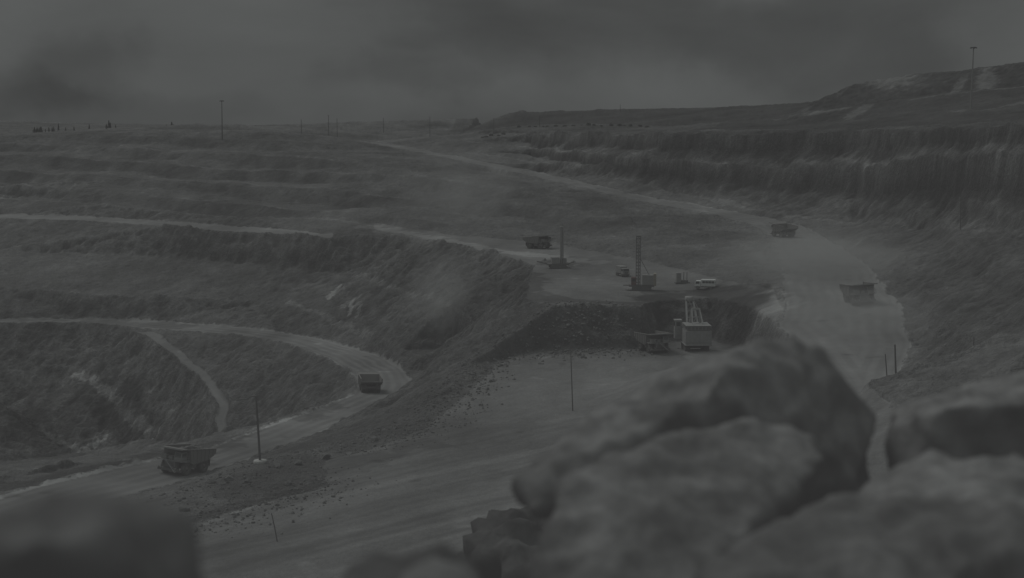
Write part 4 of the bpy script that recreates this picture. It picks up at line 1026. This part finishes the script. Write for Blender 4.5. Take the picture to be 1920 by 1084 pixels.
# ------------------------------------------------------------------ dust hanging in the air
def dust(name, c, size, dens, lab, seed):
    m = bpy.data.materials.new('hanging_dust'); m.use_nodes = True; nt = m.node_tree; nt.nodes.clear(); N = nt.nodes.new; L = nt.links.new
    out = N('ShaderNodeOutputMaterial'); v = N('ShaderNodeVolumePrincipled'); L(v.outputs[0], out.inputs['Volume'])
    v.inputs['Color'].default_value = (.78, .8, .79, 1)
    tc = N('ShaderNodeTexCoord'); n = N('ShaderNodeTexNoise'); n.inputs['Scale'].default_value = 1.9; n.inputs['Detail'].default_value = 5; n.inputs['Roughness'].default_value = .6; n.inputs['Distortion'].default_value = .5;
    n.noise_dimensions = '4D'; n.inputs['W'].default_value = seed; L(tc.outputs['Object'], n.inputs['Vector'])
    ln = N('ShaderNodeVectorMath'); ln.operation = 'LENGTH'; L(tc.outputs['Object'], ln.inputs[0])
    fall = N('ShaderNodeMapRange'); fall.interpolation_type = 'SMOOTHSTEP'; fall.inputs[1].default_value = .95; fall.inputs[2].default_value = 0; fall.inputs[3].default_value = 0; fall.inputs[4].default_value = 1
    L(ln.outputs['Value'], fall.inputs[0])
    nr = N('ShaderNodeMapRange'); nr.inputs[1].default_value = .3; nr.inputs[2].default_value = .8; L(n.outputs['Fac'], nr.inputs[0])
    a = N('ShaderNodeMath'); a.operation = 'MULTIPLY'; L(fall.outputs[0], a.inputs[0]); L(nr.outputs[0], a.inputs[1])
    b = N('ShaderNodeMath'); b.operation = 'MULTIPLY'; b.inputs[1].default_value = dens; L(a.outputs[0], b.inputs[0]); L(b.outputs[0], v.inputs['Density'])
    bm = bmesh.new(); bmesh.ops.create_icosphere(bm, subdivisions=3, radius=1); me = bpy.data.meshes.new(name); bm.to_mesh(me); bm.free(); me.materials.append(m)
    o = bpy.data.objects.new(name, me); col.objects.link(o); o.location = c; o.scale = size
    return tag(o, lab, 'dust cloud', kind='stuff')
def dpos(px, py, v, up): x, y, z = on(px, py, v); return (x, y, z+up)
dust('dust_cloud', dpos(830,660,-87,9), (19, 17, 26), .085, 'pale dust rising from the hollow behind the haul road bend', 1)
dust('dust_cloud', dpos(1540,520,-48.5,4), (46, 75, 15), .042, 'pale dust hanging over the upper haul road junction', 2)
dust('dust_cloud', dpos(1600,610,-50,3), (30, 52, 9), .05, 'pale dust hanging low over the road between the dusty junction and the boulders', 4)
dust('dust_cloud', dpos(870,400,-45,18), (42, 30, 34), .028, 'thin dust rising in front of the upper slope', 3)

# ------------------------------------------------------------------ sky and light
SUN_EL, SUN_AZ = math.radians(52), math.radians(-50)     # azimuth from +y towards +x
world = bpy.data.worlds.new('World'); scene.world = world; world.use_nodes = True
nt = world.node_tree; nt.nodes.clear(); N = nt.nodes.new; L = nt.links.new
out = N('ShaderNodeOutputWorld'); bg = N('ShaderNodeBackground'); L(bg.outputs[0], out.inputs[0])
sky = N('ShaderNodeTexSky'); sky.sky_type = 'NISHITA'; sky.sun_disc = False; sky.sun_elevation = SUN_EL; sky.sun_rotation = SUN_AZ
sky.air_density = 1; sky.dust_density = 5
hs = N('ShaderNodeHueSaturation'); hs.inputs['Saturation'].default_value = .0; L(sky.outputs[0], hs.inputs['Color'])
tc = N('ShaderNodeTexCoord')
def wmath(op, a, b=None, clamp=False):
    m = N('ShaderNodeMath'); m.operation = op; m.use_clamp = clamp
    for i, s in enumerate((a, b)):
        if s is None: continue
        if isinstance(s, (int, float)): m.inputs[i].default_value = s
        else: L(s, m.inputs[i])
    return m.outputs[0]
mp = N('ShaderNodeMapping'); mp.inputs['Scale'].default_value = (1, 1, 2.4); L(tc.outputs['Generated'], mp.inputs['Vector'])
wn = N('ShaderNodeTexNoise'); wn.inputs['Scale'].default_value = 5.5; wn.inputs['Detail'].default_value = 6; wn.inputs['Roughness'].default_value = .5; wn.inputs['Distortion'].default_value = .4
L(mp.outputs[0], wn.inputs['Vector'])
cl = wmath('MULTIPLY', wmath('SUBTRACT', wn.outputs['Fac'], .5), .95)
# cloud banks, placed by direction
def bank(px, py, rx, rz, amt):
    a, b, c = ray(px, py); n_ = math.sqrt(a*a+b*b+c*c)
    s = N('ShaderNodeVectorMath'); s.operation = 'SUBTRACT'; L(tc.outputs['Generated'], s.inputs[0]); s.inputs[1].default_value = (a/n_, b/n_, c/n_)
    w2 = N('ShaderNodeTexNoise'); w2.inputs['Scale'].default_value = 12; w2.inputs['Detail'].default_value = 5; L(tc.outputs['Generated'], w2.inputs['Vector'])
    wv = N('ShaderNodeVectorMath'); wv.operation = 'MULTIPLY_ADD'; L(w2.outputs['Color'], wv.inputs[0]); wv.inputs[1].default_value = (.14, .09, .09); wv.inputs[2].default_value = (-.07, -.045, -.045)
    ad = N('ShaderNodeVectorMath'); ad.operation = 'ADD'; L(s.outputs[0], ad.inputs[0]); L(wv.outputs[0], ad.inputs[1])
    sc = N('ShaderNodeVectorMath'); sc.operation = 'MULTIPLY'; L(ad.outputs[0], sc.inputs[0]); sc.inputs[1].default_value = (1/rx, 1.2, 1/rz)
    ln = N('ShaderNodeVectorMath'); ln.operation = 'LENGTH'; L(sc.outputs[0], ln.inputs[0])
    r_ = N('ShaderNodeMapRange'); r_.interpolation_type = 'SMOOTHSTEP'; r_.inputs[1].default_value = 1.15; r_.inputs[2].default_value = .45; r_.inputs[3].default_value = 0; r_.inputs[4].default_value = amt
    L(ln.outputs['Value'], r_.inputs[0]); return r_.outputs[0]
tot = cl
for b_ in [(160,120,.05,.03,-.20),(60,170,.05,.02,-.12),(240,190,.09,.018,-.15),(1150,40,.17,.04,-.22),(1550,60,.17,.045,-.20),(790,150,.07,.018,-.18),(900,60,.08,.03,-.10),(1250,140,.06,.02,-.05),(1000,200,.12,.02,.10),(480,90,.11,.06,.10),(1330,185,.09,.02,.08),(1860,70,.05,.03,.2)]:
    tot = wmath('ADD', tot, bank(*b_))
fac = wmath('MAXIMUM', wmath('ADD', tot, 1.0), .4)
# an even overcast deck: compress the clear-sky gradient
lum = N('ShaderNodeRGBToBW'); L(hs.outputs[0], lum.inputs[0])
flat = wmath('POWER', lum.outputs[0], .12)
# overcast deck: brighter towards the zenith; unseen sky behind the viewpoint brightened as added fill
sx = N('ShaderNodeSeparateXYZ'); L(tc.outputs['Generated'], sx.inputs[0])
zr = N('ShaderNodeMapRange'); zr.interpolation_type = 'SMOOTHSTEP'; zr.inputs[1].default_value = .18; zr.inputs[2].default_value = .9; zr.inputs[3].default_value = 1; zr.inputs[4].default_value = 2.2; L(sx.outputs['Z'], zr.inputs[0])
br = N('ShaderNodeMapRange'); br.interpolation_type = 'SMOOTHSTEP'; br.inputs[1].default_value = .5; br.inputs[2].default_value = -.8; br.inputs[3].default_value = 1; br.inputs[4].default_value = 1.8; L(sx.outputs['Y'], br.inputs[0])
flat = wmath('MULTIPLY', wmath('MULTIPLY', flat, zr.outputs[0]), br.outputs[0])
val = wmath('MULTIPLY', flat, fac)
cmb = N('ShaderNodeCombineColor'); L(wmath('MULTIPLY', val, .965), cmb.inputs[0]); L(wmath('MULTIPLY', val, 1.02), cmb.inputs[1]); L(wmath('MULTIPLY', val, 1.0), cmb.inputs[2])
L(cmb.outputs[0], bg.inputs['Color']); bg.inputs['Strength'].default_value = .078
sd = bpy.data.lights.new('sun', 'SUN'); sun = bpy.data.objects.new('sun', sd); col.objects.link(sun)
sd.energy = .8; sd.angle = math.radians(24); sd.color = (1, .985, .97)
dv = Vector((math.sin(SUN_AZ)*math.cos(SUN_EL), math.cos(SUN_AZ)*math.cos(SUN_EL), math.sin(SUN_EL)))
sun.rotation_euler = dv.to_track_quat('Z', 'Y').to_euler()
scene.render.engine = 'CYCLES'
scene.cycles.volume_bounces = 0; scene.cycles.volume_step_rate = 4; scene.cycles.volume_max_steps = 48
scene.view_settings.view_transform = 'Standard'; scene.view_settings.look = 'None'; scene.view_settings.exposure = 0
vs = scene.view_settings; vs.use_curve_mapping = True
cv = vs.curve_mapping.curves[3]; cv.points[0].location = (0, .024); cv.points[1].location = (1, .764); vs.curve_mapping.update()
scene.render.resolution_x = 1024; scene.render.resolution_y = 578
